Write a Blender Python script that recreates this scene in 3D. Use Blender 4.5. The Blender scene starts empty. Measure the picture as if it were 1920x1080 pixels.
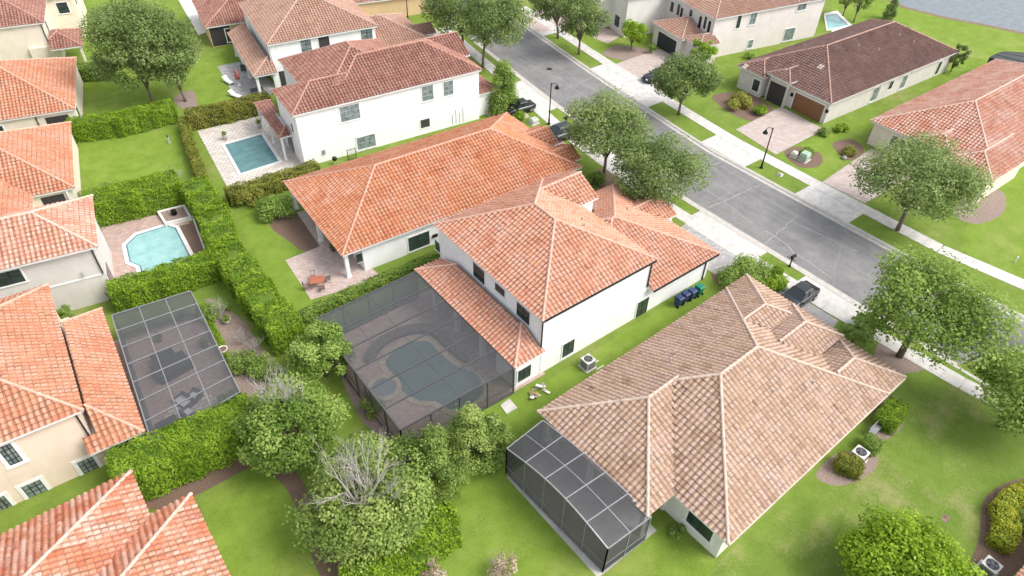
import bpy, bmesh, math, random
import numpy as np
from mathutils import Vector, Matrix
random.seed(7)
S = bpy.context.scene
COL = S.collection
R_ = math.radians
PI = math.pi

# ------------------------------------------------------------------ camera
CF, CH = 1290.0, 42.0                       # focal length in 1920-px units, height above ground
TH, RO, YA = R_(41.8), R_(1.6), R_(38.65)
def _rot():
    fwd = np.array([math.cos(TH)*math.sin(YA), math.cos(TH)*math.cos(YA), -math.sin(TH)])
    right = np.array([math.cos(YA), -math.sin(YA), 0.0]); up = np.cross(right, fwd)
    c, s = math.cos(RO), math.sin(RO)
    return np.array([c*right+s*up, -s*right+c*up, -fwd])
CR = _rot()
cam_d = bpy.data.cameras.new('camera'); cam = bpy.data.objects.new('camera', cam_d); COL.objects.link(cam)
m4 = Matrix.Identity(4)
for i in range(3):
    for j in range(3): m4[i][j] = CR[j][i]
m4.translation = Vector((0, 0, CH)); cam.matrix_world = m4
cam_d.sensor_width = 36.0; cam_d.lens = 36.0*CF/1920.0; cam_d.clip_start = 0.5; cam_d.clip_end = 3000
S.camera = cam
S.render.resolution_x, S.render.resolution_y = 1024, 576

def ray(px, py):
    return CR.T @ np.array([(px-960)/CF, -(py-540)/CF, -1.0])
def PJ(x, y, z):
    c = CR @ np.array([x, y, z-CH]); return (960-CF*c[0]/c[2], 540+CF*c[1]/c[2])
def G(px, py, z=0.0):                       # survey helper: where a sight line meets the level z
    w = ray(px, py); t = (z-CH)/w[2]
    return (float(w[0]*t), float(w[1]*t))

# ------------------------------------------------------------------ world and sun
world = bpy.data.worlds.new("World"); S.world = world; world.use_nodes = True
nt = world.node_tree; bg = nt.nodes['Background']
sky = nt.nodes.new('ShaderNodeTexSky'); sky.sky_type = 'NISHITA'; sky.sun_disc = False
SUN_EL, SUN_AZ = R_(50), R_(140)            # azimuth clockwise from +Y
sky.sun_elevation = SUN_EL; sky.sun_rotation = SUN_AZ; sky.air_density = 1.0; sky.dust_density = 3.0; sky.ozone_density = 0.6
hs = nt.nodes.new('ShaderNodeHueSaturation'); hs.inputs['Saturation'].default_value = 0.35
nt.links.new(sky.outputs[0], hs.inputs['Color']); nt.links.new(hs.outputs[0], bg.inputs[0]); bg.inputs[1].default_value = 0.15
sd = bpy.data.lights.new('sun', 'SUN'); so = bpy.data.objects.new('sun', sd); COL.objects.link(so)
sd.energy = 1.15; sd.angle = R_(28); sd.color = (1.0, 0.96, 0.9)
sdir = Vector((math.sin(SUN_AZ)*math.cos(SUN_EL), math.cos(SUN_AZ)*math.cos(SUN_EL), math.sin(SUN_EL)))
so.rotation_euler = (-sdir).to_track_quat('-Z', 'Y').to_euler(); so.location = sdir*100
S.view_settings.view_transform = 'Standard'; S.view_settings.look = 'None'; S.view_settings.gamma = 1
S.view_settings.exposure = 1.05
S.render.engine = 'CYCLES'
S.cycles.max_bounces = 5; S.cycles.transparent_max_bounces = 12; S.cycles.diffuse_bounces = 3

# ------------------------------------------------------------------ materials
MATS = {}
def mat_base(name):
    m = bpy.data.materials.new(name); m.use_nodes = True
    t = m.node_tree; p = t.nodes['Principled BSDF']
    return m, t, p
def N(t, typ, **kw):
    n = t.nodes.new(typ)
    for k, v in kw.items():
        if k in ('operation', 'blend_type', 'noise_dimensions', 'feature', 'data_type', 'interpolation', 'attribute_name', 'distance', 'invert', 'musgrave_type'): setattr(n, k, v)
        else: n.inputs[k].default_value = v
    return n
def L(t, a, b): t.links.new(a, b)
def ramp(t, stops, interp='LINEAR'):
    r = t.nodes.new('ShaderNodeValToRGB'); e = r.color_ramp.elements
    r.color_ramp.interpolation = interp
    while len(e) < len(stops): e.new(0.5)
    for i, (p, c) in enumerate(stops):
        e[i].position = p; e[i].color = (c[0], c[1], c[2], 1)
    return r
def coords(t, kind='Object'):
    return t.nodes.new('ShaderNodeTexCoord').outputs[kind]
def geo_pos(t): return t.nodes.new('ShaderNodeNewGeometry').outputs['Position']

def simple(name, col, rough=0.7, metal=0.0, var=0.12, scale=3.0, bump=0.0, bscale=40.0, spec=0.4, col2=None):
    if name in MATS: return MATS[name]
    m, t, p = mat_base(name); pos = geo_pos(t)
    n = N(t, 'ShaderNodeTexNoise', Scale=scale, Detail=6.0, Roughness=0.6); L(t, pos, n.inputs['Vector'])
    c2 = col2 or tuple(c*(1-var*2) for c in col)
    r = ramp(t, [(0.3, c2), (0.62, col)]); L(t, n.outputs[0], r.inputs[0]); L(t, r.outputs[0], p.inputs['Base Color'])
    p.inputs['Roughness'].default_value = rough; p.inputs['Metallic'].default_value = metal
    p.inputs['Specular IOR Level'].default_value = spec
    if bump:
        b = N(t, 'ShaderNodeTexNoise', Scale=bscale, Detail=3.0); L(t, pos, b.inputs['Vector'])
        bn = N(t, 'ShaderNodeBump', Strength=bump, Distance=0.02); L(t, b.outputs[0], bn.inputs['Height']); L(t, bn.outputs[0], p.inputs['Normal'])
    MATS[name] = m; return m

def stucco(name, col):
    if name in MATS: return MATS[name]
    m, t, p = mat_base(name); pos = geo_pos(t)
    n = N(t, 'ShaderNodeTexNoise', Scale=0.8, Detail=8.0, Roughness=0.65); L(t, pos, n.inputs['Vector'])
    r = ramp(t, [(0.3, tuple(c*0.88 for c in col)), (0.65, col)]); L(t, n.outputs[0], r.inputs[0])
    mp = N(t, 'ShaderNodeMapping'); mp.inputs['Scale'].default_value = (2.5, 2.5, 0.25); L(t, pos, mp.inputs[0])
    n2 = N(t, 'ShaderNodeTexNoise', Scale=1.5, Detail=5.0); L(t, mp.outputs[0], n2.inputs['Vector'])
    r2 = ramp(t, [(0.62, (1, 1, 1)), (0.8, (0.86, 0.84, 0.8))]); L(t, n2.outputs[0], r2.inputs[0])
    mx = N(t, 'ShaderNodeMixRGB', blend_type='MULTIPLY', Fac=1.0); L(t, r.outputs[0], mx.inputs[1]); L(t, r2.outputs[0], mx.inputs[2])
    L(t, mx.outputs[0], p.inputs['Base Color']); p.inputs['Roughness'].default_value = 0.9; p.inputs['Specular IOR Level'].default_value = 0.2
    b = N(t, 'ShaderNodeTexNoise', Scale=30.0, Detail=3.0); L(t, pos, b.inputs['Vector'])
    bn = N(t, 'ShaderNodeBump', Strength=0.25, Distance=0.02); L(t, b.outputs[0], bn.inputs['Height']); L(t, bn.outputs[0], p.inputs['Normal'])
    MATS[name] = m; return m

TW, TC = 0.375, 0.40                         # roof tile width and course
def tile_mat(name, pal, pale=(0.75, 0.55, 0.46), pale_amt=0.5, dark=(0.16, 0.07, 0.045), patch=0.5, mildew_shade=0.78, new=0.0015, streak=0.22):
    pal = [tuple(x*k for x, k in zip(c, (0.84, 0.79, 0.80))) for c in pal]; pale = tuple(x*k for x, k in zip(pale, (0.85, 0.8, 0.82)))
    if name in MATS: return MATS[name]
    m, t, p = mat_base(name); uv = coords(t, 'UV')
    sp = N(t, 'ShaderNodeSeparateXYZ'); L(t, uv, sp.inputs[0])
    def fl(o, d):
        a = N(t, 'ShaderNodeMath', operation='DIVIDE'); L(t, o, a.inputs[0]); a.inputs[1].default_value = d
        b = N(t, 'ShaderNodeMath', operation='FLOOR'); L(t, a.outputs[0], b.inputs[0]); return b.outputs[0]
    cb = N(t, 'ShaderNodeCombineXYZ'); L(t, fl(sp.outputs[0], TW), cb.inputs[0]); L(t, fl(sp.outputs[1], TC), cb.inputs[1])
    wn = t.nodes.new('ShaderNodeTexWhiteNoise'); wn.noise_dimensions = '3D'; L(t, cb.outputs[0], wn.inputs[0])
    # patches of a few tiles
    n1 = N(t, 'ShaderNodeTexNoise', Scale=0.22, Detail=3.0, Roughness=0.7); L(t, cb.outputs[0], n1.inputs['Vector'])
    a = N(t, 'ShaderNodeMath', operation='MULTIPLY'); L(t, wn.outputs[0], a.inputs[0]); a.inputs[1].default_value = (1-patch)*0.62
    b = N(t, 'ShaderNodeMath', operation='MULTIPLY_ADD'); L(t, n1.outputs[0], b.inputs[0]); b.inputs[1].default_value = patch*1.6; b.inputs[2].default_value = -patch*0.3+(1-patch)*0.19
    c = N(t, 'ShaderNodeMath', operation='ADD'); L(t, a.outputs[0], c.inputs[0]); L(t, b.outputs[0], c.inputs[1])
    # runs of darker or lighter tiles down a column
    cs = N(t, 'ShaderNodeCombineXYZ'); L(t, fl(sp.outputs[0], TW), cs.inputs[0])
    vo = N(t, 'ShaderNodeMath', operation='MULTIPLY_ADD'); L(t, wn.outputs[0], vo.inputs[0]); vo.inputs[1].default_value = TC*0.0; L(t, sp.outputs[1], vo.inputs[2])
    L(t, fl(vo.outputs[0], TC*3), cs.inputs[1]); ws = t.nodes.new('ShaderNodeTexWhiteNoise'); ws.noise_dimensions = '3D'; L(t, cs.outputs[0], ws.inputs[0])
    c4 = N(t, 'ShaderNodeMath', operation='MULTIPLY_ADD'); L(t, ws.outputs[0], c4.inputs[0]); c4.inputs[1].default_value = streak; L(t, c.outputs[0], c4.inputs[2])
    c5 = N(t, 'ShaderNodeMath', operation='SUBTRACT'); L(t, c4.outputs[0], c5.inputs[0]); c5.inputs[1].default_value = streak*0.5; c = c5
    k = len(pal); r = ramp(t, [(i/(k-1), q) for i, q in enumerate(pal)]); L(t, c.outputs[0], r.inputs[0])
    pos = geo_pos(t)
    # pale bloom (salt and wear)
    n2 = N(t, 'ShaderNodeTexNoise', Scale=0.35, Detail=9.0, Roughness=0.75); L(t, pos, n2.inputs['Vector'])
    r2 = ramp(t, [(0.48, (0, 0, 0)), (0.72, (1, 1, 1))]); L(t, n2.outputs[0], r2.inputs[0])
    f2 = N(t, 'ShaderNodeMath', operation='MULTIPLY'); L(t, r2.outputs[0], f2.inputs[0]); f2.inputs[1].default_value = pale_amt
    m1 = N(t, 'ShaderNodeMixRGB'); L(t, f2.outputs[0], m1.inputs[0]); L(t, r.outputs[0], m1.inputs[1]); m1.inputs[2].default_value = (*pale, 1)
    cb2 = N(t, 'ShaderNodeCombineXYZ'); L(t, fl(sp.outputs[0], TW*2), cb2.inputs[0]); L(t, fl(sp.outputs[1], TC*2), cb2.inputs[1])
    wn2 = t.nodes.new('ShaderNodeTexWhiteNoise'); wn2.noise_dimensions = '3D'; L(t, cb2.outputs[0], wn2.inputs[0])
    r9 = ramp(t, [(0.0, (0, 0, 0)), (1-new, (0.85, 0.85, 0.85))], 'CONSTANT'); L(t, wn2.outputs[0], r9.inputs[0])
    m9 = N(t, 'ShaderNodeMixRGB'); L(t, r9.outputs[0], m9.inputs[0]); L(t, m1.outputs[0], m9.inputs[1]); m9.inputs[2].default_value = (0.66, 0.56, 0.48, 1); m1 = m9
    # lichen and dirt specks
    n3 = N(t, 'ShaderNodeTexNoise', Scale=5.0, Detail=6.0, Roughness=0.8); L(t, pos, n3.inputs['Vector'])
    r3 = ramp(t, [(0.50, (0, 0, 0)), (0.72, (0.75, 0.75, 0.75))]); L(t, n3.outputs[0], r3.inputs[0])
    m2 = N(t, 'ShaderNodeMixRGB'); L(t, r3.outputs[0], m2.inputs[0]); L(t, m1.outputs[0], m2.inputs[1]); m2.inputs[2].default_value = (*dark, 1)
    # mildew and painted shade in the pans and under the butt of each course
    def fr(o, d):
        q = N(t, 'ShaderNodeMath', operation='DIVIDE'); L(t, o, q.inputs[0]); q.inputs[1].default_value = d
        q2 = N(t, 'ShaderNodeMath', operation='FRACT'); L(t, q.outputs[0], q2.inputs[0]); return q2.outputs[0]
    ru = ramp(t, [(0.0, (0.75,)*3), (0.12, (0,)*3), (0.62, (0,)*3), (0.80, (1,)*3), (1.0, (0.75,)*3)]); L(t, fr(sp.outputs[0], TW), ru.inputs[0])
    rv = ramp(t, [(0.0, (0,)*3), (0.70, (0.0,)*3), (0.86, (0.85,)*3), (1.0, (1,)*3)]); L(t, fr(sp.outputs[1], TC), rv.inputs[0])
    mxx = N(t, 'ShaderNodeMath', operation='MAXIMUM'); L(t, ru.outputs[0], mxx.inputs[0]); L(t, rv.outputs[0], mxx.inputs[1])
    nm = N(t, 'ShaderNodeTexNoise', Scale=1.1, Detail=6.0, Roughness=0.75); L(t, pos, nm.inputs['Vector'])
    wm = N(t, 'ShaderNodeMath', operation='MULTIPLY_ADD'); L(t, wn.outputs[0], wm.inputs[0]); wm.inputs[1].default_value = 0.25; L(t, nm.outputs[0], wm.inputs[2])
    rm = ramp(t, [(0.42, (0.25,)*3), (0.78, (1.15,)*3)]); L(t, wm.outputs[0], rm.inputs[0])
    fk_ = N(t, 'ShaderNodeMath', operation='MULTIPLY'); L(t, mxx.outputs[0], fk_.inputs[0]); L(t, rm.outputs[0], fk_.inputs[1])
    fm = N(t, 'ShaderNodeMath', operation='MULTIPLY'); fm.use_clamp = True; L(t, fk_.outputs[0], fm.inputs[0]); fm.inputs[1].default_value = mildew_shade
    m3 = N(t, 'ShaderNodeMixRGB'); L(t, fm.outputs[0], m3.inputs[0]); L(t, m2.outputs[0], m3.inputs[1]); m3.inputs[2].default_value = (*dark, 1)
    L(t, m3.outputs[0], p.inputs['Base Color']); p.inputs['Roughness'].default_value = 0.85; p.inputs['Specular IOR Level'].default_value = 0.25
    MATS[name] = m; return m

def leaf_mat(name, a, b, c, trans=0.42):
    if name in MATS: return MATS[name]
    m, t, p = mat_base(name)
    at = t.nodes.new('ShaderNodeAttribute'); at.attribute_name = 'tint'
    r = ramp(t, [(0.0, a), (0.5, b), (1.0, c)]); L(t, at.outputs['Fac'], r.inputs[0])
    L(t, r.outputs[0], p.inputs['Base Color']); p.inputs['Roughness'].default_value = 0.6; p.inputs['Specular IOR Level'].default_value = 0.25
    tr = t.nodes.new('ShaderNodeBsdfTranslucent'); L(t, r.outputs[0], tr.inputs[0])
    mx = N(t, 'ShaderNodeMixShader'); mx.inputs[0].default_value = trans
    L(t, p.outputs[0], mx.inputs[1]); L(t, tr.outputs[0], mx.inputs[2]); L(t, mx.outputs[0], t.nodes['Material Output'].inputs[0])
    MATS[name] = m; return m

def screen_mat(name, col=(0.09, 0.095, 0.10), op=0.52):
    m, t, p = mat_base(name)
    p.inputs['Base Color'].default_value = (*col, 1); p.inputs['Roughness'].default_value = 0.7
    tr = t.nodes.new('ShaderNodeBsdfTransparent'); mx = N(t, 'ShaderNodeMixShader'); 
    lw = N(t, 'ShaderNodeLayerWeight', Blend=0.35)
    mr = N(t, 'ShaderNodeMapRange'); mr.inputs['To Min'].default_value = op-0.06; mr.inputs['To Max'].default_value = min(1, op+0.38); L(t, lw.outputs['Facing'], mr.inputs['Value'])
    L(t, mr.outputs[0], mx.inputs[0]); L(t, tr.outputs[0], mx.inputs[1]); L(t, p.outputs[0], mx.inputs[2]); L(t, mx.outputs[0], t.nodes['Material Output'].inputs[0])
    MATS[name] = m; return m

def water_mat(name, c1, c2, rip=0.25):
    m, t, p = mat_base(name); pos = geo_pos(t)
    n = N(t, 'ShaderNodeTexNoise', Scale=0.9, Detail=5.0, Roughness=0.6); L(t, pos, n.inputs['Vector'])
    r = ramp(t, [(0.35, c1), (0.68, c2)]); L(t, n.outputs[0], r.inputs[0]); L(t, r.outputs[0], p.inputs['Base Color'])
    p.inputs['Roughness'].default_value = 0.06; p.inputs['IOR'].default_value = 1.33
    v = N(t, 'ShaderNodeTexNoise', Scale=5.0, Detail=4.0); L(t, pos, v.inputs['Vector'])
    bn = N(t, 'ShaderNodeBump', Strength=rip, Distance=0.05); L(t, v.outputs[0], bn.inputs['Height']); L(t, bn.outputs[0], p.inputs['Normal'])
    MATS[name] = m
    if 'lake' in name: p.inputs['Roughness'].default_value = 0.3; p.inputs['Specular IOR Level'].default_value = 0.3
    return m

def paver_mat(name, cols, bw=0.22, bh=0.12, rot=0.0, mortar=(0.30, 0.27, 0.25)):
    m, t, p = mat_base(name); pos = geo_pos(t)
    mp = N(t, 'ShaderNodeMapping'); mp.inputs['Rotation'].default_value = (0, 0, rot); L(t, pos, mp.inputs[0])
    br = t.nodes.new('ShaderNodeTexBrick'); L(t, mp.outputs[0], br.inputs['Vector'])
    br.inputs['Scale'].default_value = 1.0; br.inputs['Brick Width'].default_value = bw; br.inputs['Row Height'].default_value = bh
    br.inputs['Mortar Size'].default_value = bh*0.08; br.inputs['Color1'].default_value = (0, 0, 0, 1); br.inputs['Color2'].default_value = (1, 1, 1, 1)
    br.inputs['Mortar'].default_value = (0.5, 0.5, 0.5, 1)
    n = N(t, 'ShaderNodeTexNoise', Scale=1.2, Detail=8.0, Roughness=0.75); L(t, pos, n.inputs['Vector'])
    sb = N(t, 'ShaderNodeSeparateXYZ'); L(t, br.outputs['Color'], sb.inputs[0])
    a = N(t, 'ShaderNodeMath', operation='MULTIPLY'); L(t, sb.outputs[0], a.inputs[0]); a.inputs[1].default_value = 0.45
    b = N(t, 'ShaderNodeMath', operation='MULTIPLY_ADD'); L(t, n.outputs[0], b.inputs[0]); b.inputs[1].default_value = 1.1; b.inputs[2].default_value = -0.28
    c = N(t, 'ShaderNodeMath', operation='ADD'); L(t, a.outputs[0], c.inputs[0]); L(t, b.outputs[0], c.inputs[1])
    k = len(cols); r = ramp(t, [(i/(k-1), q) for i, q in enumerate(cols)]); L(t, c.outputs[0], r.inputs[0])
    mx = N(t, 'ShaderNodeMixRGB'); L(t, br.outputs['Fac'], mx.inputs[0]); L(t, r.outputs[0], mx.inputs[1]); mx.inputs[2].default_value = (*mortar, 1)
    L(t, mx.outputs[0], p.inputs['Base Color']); p.inputs['Roughness'].default_value = 0.85
    MATS[name] = m; return m

def grass_mat(name, g1, g2, dry, dryamt=0.3, dscale=0.12):
    m, t, p = mat_base(name); pos = geo_pos(t)
    n1 = N(t, 'ShaderNodeTexNoise', Scale=7.0, Detail=8.0, Roughness=0.85); L(t, pos, n1.inputs['Vector'])
    n2 = N(t, 'ShaderNodeTexNoise', Scale=0.55, Detail=7.0, Roughness=0.7); L(t, pos, n2.inputs['Vector'])
    n3 = N(t, 'ShaderNodeTexNoise', Scale=dscale, Detail=7.0, Roughness=0.72); L(t, pos, n3.inputs['Vector'])
    a = N(t, 'ShaderNodeMath', operation='MULTIPLY_ADD'); L(t, n1.outputs[0], a.inputs[0]); a.inputs[1].default_value = 1.5; a.inputs[2].default_value = -0.75
    b = N(t, 'ShaderNodeMath', operation='MULTIPLY_ADD'); L(t, n2.outputs[0], b.inputs[0]); b.inputs[1].default_value = 1.5; b.inputs[2].default_value = -0.25
    c = N(t, 'ShaderNodeMath', operation='ADD'); L(t, a.outputs[0], c.inputs[0]); L(t, b.outputs[0], c.inputs[1])
    r = ramp(t, [(0.1, g1), (0.9, g2)]); L(t, c.outputs[0], r.inputs[0])
    d = N(t, 'ShaderNodeMath', operation='MULTIPLY_ADD'); L(t, n1.outputs[0], d.inputs[0]); d.inputs[1].default_value = 0.35; L(t, n3.outputs[0], d.inputs[2])
    r3 = ramp(t, [(0.70, (0, 0, 0)), (0.84, (1, 1, 1))]); L(t, d.outputs[0], r3.inputs[0])
    f = N(t, 'ShaderNodeMath', operation='MULTIPLY'); L(t, r3.outputs[0], f.inputs[0]); f.inputs[1].default_value = dryamt
    mx = N(t, 'ShaderNodeMixRGB'); L(t, f.outputs[0], mx.inputs[0]); L(t, r.outputs[0], mx.inputs[1]); mx.inputs[2].default_value = (*dry, 1)
    L(t, mx.outputs[0], p.inputs['Base Color']); p.inputs['Roughness'].default_value = 0.9; p.inputs['Specular IOR Level'].default_value = 0.1
    bn = N(t, 'ShaderNodeBump', Strength=0.6, Distance=0.06); L(t, n1.outputs[0], bn.inputs['Height']); L(t, bn.outputs[0], p.inputs['Normal'])
    MATS[name] = m; return m

def asphalt_mat():
    m, t, p = mat_base('asphalt'); pos = geo_pos(t)
    n1 = N(t, 'ShaderNodeTexNoise', Scale=0.35, Detail=9.0, Roughness=0.72); L(t, pos, n1.inputs['Vector'])
    r1 = ramp(t, [(0.3, (0.14, 0.137, 0.14)), (0.6, (0.215, 0.208, 0.206)), (0.75, (0.26, 0.25, 0.24))]); L(t, n1.outputs[0], r1.inputs[0])
    mp = N(t, 'ShaderNodeMapping'); mp.inputs['Scale'].default_value = (1.2, 0.12, 1); L(t, pos, mp.inputs[0])
    n2 = N(t, 'ShaderNodeTexNoise', Scale=1.0, Detail=6.0, Roughness=0.7, Distortion=0.6); L(t, mp.outputs[0], n2.inputs['Vector'])
    r2 = ramp(t, [(0.5, (0, 0, 0)), (0.68, (0.34, 0.34, 0.34))]); L(t, n2.outputs[0], r2.inputs[0])
    mx = N(t, 'ShaderNodeMixRGB'); L(t, r2.outputs[0], mx.inputs[0]); L(t, r1.outputs[0], mx.inputs[1]); mx.inputs[2].default_value = (0.32, 0.31, 0.295, 1)
    v = t.nodes.new('ShaderNodeTexVoronoi'); v.feature = 'DISTANCE_TO_EDGE'; v.inputs['Scale'].default_value = 0.11
    n4 = N(t, 'ShaderNodeTexNoise', Scale=0.6, Detail=4.0); L(t, pos, n4.inputs['Vector'])
    ma = N(t, 'ShaderNodeMixRGB', blend_type='ADD', Fac=1.0); L(t, pos, ma.inputs[1]); L(t, n4.outputs['Color'], ma.inputs[2]); L(t, ma.outputs[0], v.inputs['Vector'])
    r5 = ramp(t, [(0.0, (0.4, 0.4, 0.4)), (0.012, (0, 0, 0))]); L(t, v.outputs['Distance'], r5.inputs[0])
    m5 = N(t, 'ShaderNodeMixRGB'); L(t, r5.outputs[0], m5.inputs[0]); L(t, mx.outputs[0], m5.inputs[1]); m5.inputs[2].default_value = (0.26, 0.25, 0.23, 1)
    n3 = N(t, 'ShaderNodeTexNoise', Scale=14.0, Detail=3.0); L(t, pos, n3.inputs['Vector'])
    r3 = ramp(t, [(0.3, (0.82, 0.82, 0.82)), (0.7, (1.15, 1.15, 1.15))]); L(t, n3.outputs[0], r3.inputs[0])
    m3 = N(t, 'ShaderNodeMixRGB', blend_type='MULTIPLY', Fac=1.0); L(t, m5.outputs[0], m3.inputs[1]); L(t, r3.outputs[0], m3.inputs[2])
    L(t, m3.outputs[0], p.inputs['Base Color']); p.inputs['Roughness'].default_value = 0.85
    MATS['asphalt'] = m

SALMON = [(0.42, 0.12, 0.06), (0.55, 0.20, 0.10), (0.66, 0.30, 0.15), (0.72, 0.36, 0.22), (0.60, 0.24, 0.15)]
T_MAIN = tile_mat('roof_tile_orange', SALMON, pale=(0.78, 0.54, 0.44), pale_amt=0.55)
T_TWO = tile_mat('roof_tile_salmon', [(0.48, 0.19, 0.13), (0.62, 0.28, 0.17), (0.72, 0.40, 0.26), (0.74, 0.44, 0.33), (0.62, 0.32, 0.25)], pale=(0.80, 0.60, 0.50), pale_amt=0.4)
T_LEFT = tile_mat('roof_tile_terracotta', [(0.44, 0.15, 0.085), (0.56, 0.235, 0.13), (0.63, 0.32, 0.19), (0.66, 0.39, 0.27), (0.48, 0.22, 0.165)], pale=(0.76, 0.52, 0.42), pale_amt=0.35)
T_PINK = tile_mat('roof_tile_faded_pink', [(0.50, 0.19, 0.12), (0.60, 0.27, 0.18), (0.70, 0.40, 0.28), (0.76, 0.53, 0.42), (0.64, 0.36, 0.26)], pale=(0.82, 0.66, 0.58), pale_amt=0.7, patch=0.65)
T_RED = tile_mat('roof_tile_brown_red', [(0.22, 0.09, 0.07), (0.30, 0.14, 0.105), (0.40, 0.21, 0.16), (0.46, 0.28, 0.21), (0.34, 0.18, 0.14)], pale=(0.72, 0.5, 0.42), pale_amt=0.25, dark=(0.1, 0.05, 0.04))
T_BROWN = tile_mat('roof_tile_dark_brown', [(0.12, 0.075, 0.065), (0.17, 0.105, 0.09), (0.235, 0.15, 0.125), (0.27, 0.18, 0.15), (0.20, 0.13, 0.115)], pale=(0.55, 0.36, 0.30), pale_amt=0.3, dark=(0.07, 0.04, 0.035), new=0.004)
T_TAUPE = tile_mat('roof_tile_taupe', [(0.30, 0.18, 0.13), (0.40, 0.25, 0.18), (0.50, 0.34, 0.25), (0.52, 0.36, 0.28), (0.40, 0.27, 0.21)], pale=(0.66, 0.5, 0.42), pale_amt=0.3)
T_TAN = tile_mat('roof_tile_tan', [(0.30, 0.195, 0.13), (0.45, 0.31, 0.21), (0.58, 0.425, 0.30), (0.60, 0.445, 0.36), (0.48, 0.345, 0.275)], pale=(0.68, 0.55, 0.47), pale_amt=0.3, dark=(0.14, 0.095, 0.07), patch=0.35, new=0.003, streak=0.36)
WHITE = stucco('white_stucco', (0.85, 0.85, 0.845)); WHITE2 = stucco('offwhite_stucco', (0.78, 0.75, 0.70))
PEACH = stucco('peach_stucco', (0.76, 0.63, 0.50)); CREAM = stucco('cream_stucco', (0.78, 0.70, 0.58)); GREY_ST = stucco('pale_grey_stucco', (0.66, 0.62, 0.58))
PINKW = stucco('pink_white_stucco', (0.74, 0.68, 0.65)); STONE = stucco('warm_grey_stucco', (0.42, 0.38, 0.33)); APRC = stucco('apricot_stucco', (0.70, 0.50, 0.30))
TRIM = simple('white_trim', (0.80, 0.79, 0.77), 0.6, var=0.04); FASCIA = simple('beige_fascia', (0.62, 0.54, 0.45), 0.6)
DTRIM = simple('dark_bronze_metal', (0.035, 0.032, 0.03), 0.45, 0.3); BLACKM = simple('black_metal', (0.012, 0.012, 0.013), 0.4, 0.4)
SCRF = simple('screen_frame_metal', (0.16, 0.16, 0.165), 0.4, 0.3); 
GLASS = simple('window_glass', (0.035, 0.06, 0.06), 0.06, 0.0, var=0.3, scale=1.5, spec=0.8); GLASSG = simple('window_glass_grey', (0.24, 0.30, 0.30), 0.08, 0.0, var=0.35, scale=2.5, spec=0.8); GFRAME = simple('grey_sash', (0.36, 0.37, 0.37), 0.5)
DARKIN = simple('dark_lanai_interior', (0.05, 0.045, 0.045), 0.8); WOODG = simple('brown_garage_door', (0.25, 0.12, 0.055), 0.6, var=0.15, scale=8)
BLKDOOR = simple('black_garage_door', (0.035, 0.035, 0.045), 0.55); CONC = simple('pale_concrete', (0.59, 0.565, 0.535), 0.85, var=0.13, scale=1.3, bump=0.2)
CURB = simple('kerb_concrete', (0.50, 0.47, 0.43), 0.85, var=0.12, scale=2.0); CONC2 = simple('worn_concrete', (0.45, 0.44, 0.40), 0.85, var=0.12, scale=0.9)
BARK = simple('grey_brown_bark', (0.20, 0.16, 0.125), 0.95, var=0.25, scale=9, bump=0.6, bscale=18); PALEB = simple('pale_dead_branch', (0.46, 0.43, 0.39), 0.9, var=0.2, scale=8)
MULCH = simple('brown_mulch', (0.20, 0.135, 0.10), 0.95, var=0.3, scale=14, bump=0.8, bscale=25, col2=(0.12, 0.07, 0.05))
MULCHG = simple('pinkish_mulch', (0.33, 0.25, 0.21), 0.95, var=0.3, scale=12, bump=0.6, bscale=25)
DIRT = simple('bare_soil', (0.26, 0.19, 0.13), 0.95, var=0.3, scale=3)
HCORE = simple('hedge_core', (0.10, 0.165, 0.02), 0.95); HCORE2 = simple('hedge_core_olive', (0.06, 0.06, 0.02), 0.95)
PAV_PINK = paver_mat('pink_pavers', [(0.38, 0.26, 0.23), (0.50, 0.38, 0.34), (0.62, 0.52, 0.47)], 0.4, 0.2, 0.4)
PAV_DRIVE = paver_mat('driveway_pavers', [(0.36, 0.28, 0.25), (0.47, 0.38, 0.34), (0.56, 0.48, 0.44)], 0.5, 0.25, 0.8)
PAV_WHITE = paver_mat('travertine_pavers', [(0.42, 0.36, 0.31), (0.58, 0.52, 0.46), (0.70, 0.65, 0.59)], 0.6, 0.4, 0.1)
PAV_RED = paver_mat('reddish_pavers', [(0.33, 0.20, 0.17), (0.45, 0.31, 0.26), (0.56, 0.43, 0.38)], 0.4, 0.2, 0.2)
PAV_GREY = paver_mat('grey_pavers', [(0.22, 0.21, 0.22), (0.36, 0.35, 0.35), (0.5, 0.48, 0.47)], 0.5, 0.3, 0.3)
STONEC = simple('tan_stone_coping', (0.52, 0.43, 0.32), 0.8, var=0.2, scale=4, bump=0.4, bscale=12); COPW = simple('white_coping', (0.72, 0.70, 0.66), 0.7, var=0.06)
W_TEAL = water_mat('pool_water_teal', (0.085, 0.155, 0.15), (0.125, 0.205, 0.195)); W_AQUA = water_mat('pool_water_aqua', (0.22, 0.42, 0.41), (0.33, 0.53, 0.51), 0.8)
W_DARK = water_mat('pool_water_deep', (0.085, 0.19, 0.195), (0.13, 0.255, 0.25)); W_LAKE = water_mat('lake_water', (0.14, 0.16, 0.175), (0.20, 0.225, 0.24), 0.6); W_SPA = water_mat('spa_water', (0.16, 0.20, 0.23), (0.22, 0.26, 0.3))
asphalt_mat()
SCR = screen_mat('cage_screen', (0.085, 0.088, 0.094), 0.53); SCRD = screen_mat('cage_screen_dense', (0.055, 0.055, 0.06), 0.66)
GR = grass_mat('lawn_grass', (0.11, 0.172, 0.024), (0.20, 0.278, 0.052), (0.30, 0.28, 0.13), 0.45)
GR_BRIGHT = grass_mat('lush_grass', (0.118, 0.19, 0.022), (0.215, 0.305, 0.05), (0.29, 0.31, 0.10), 0.45)
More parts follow.
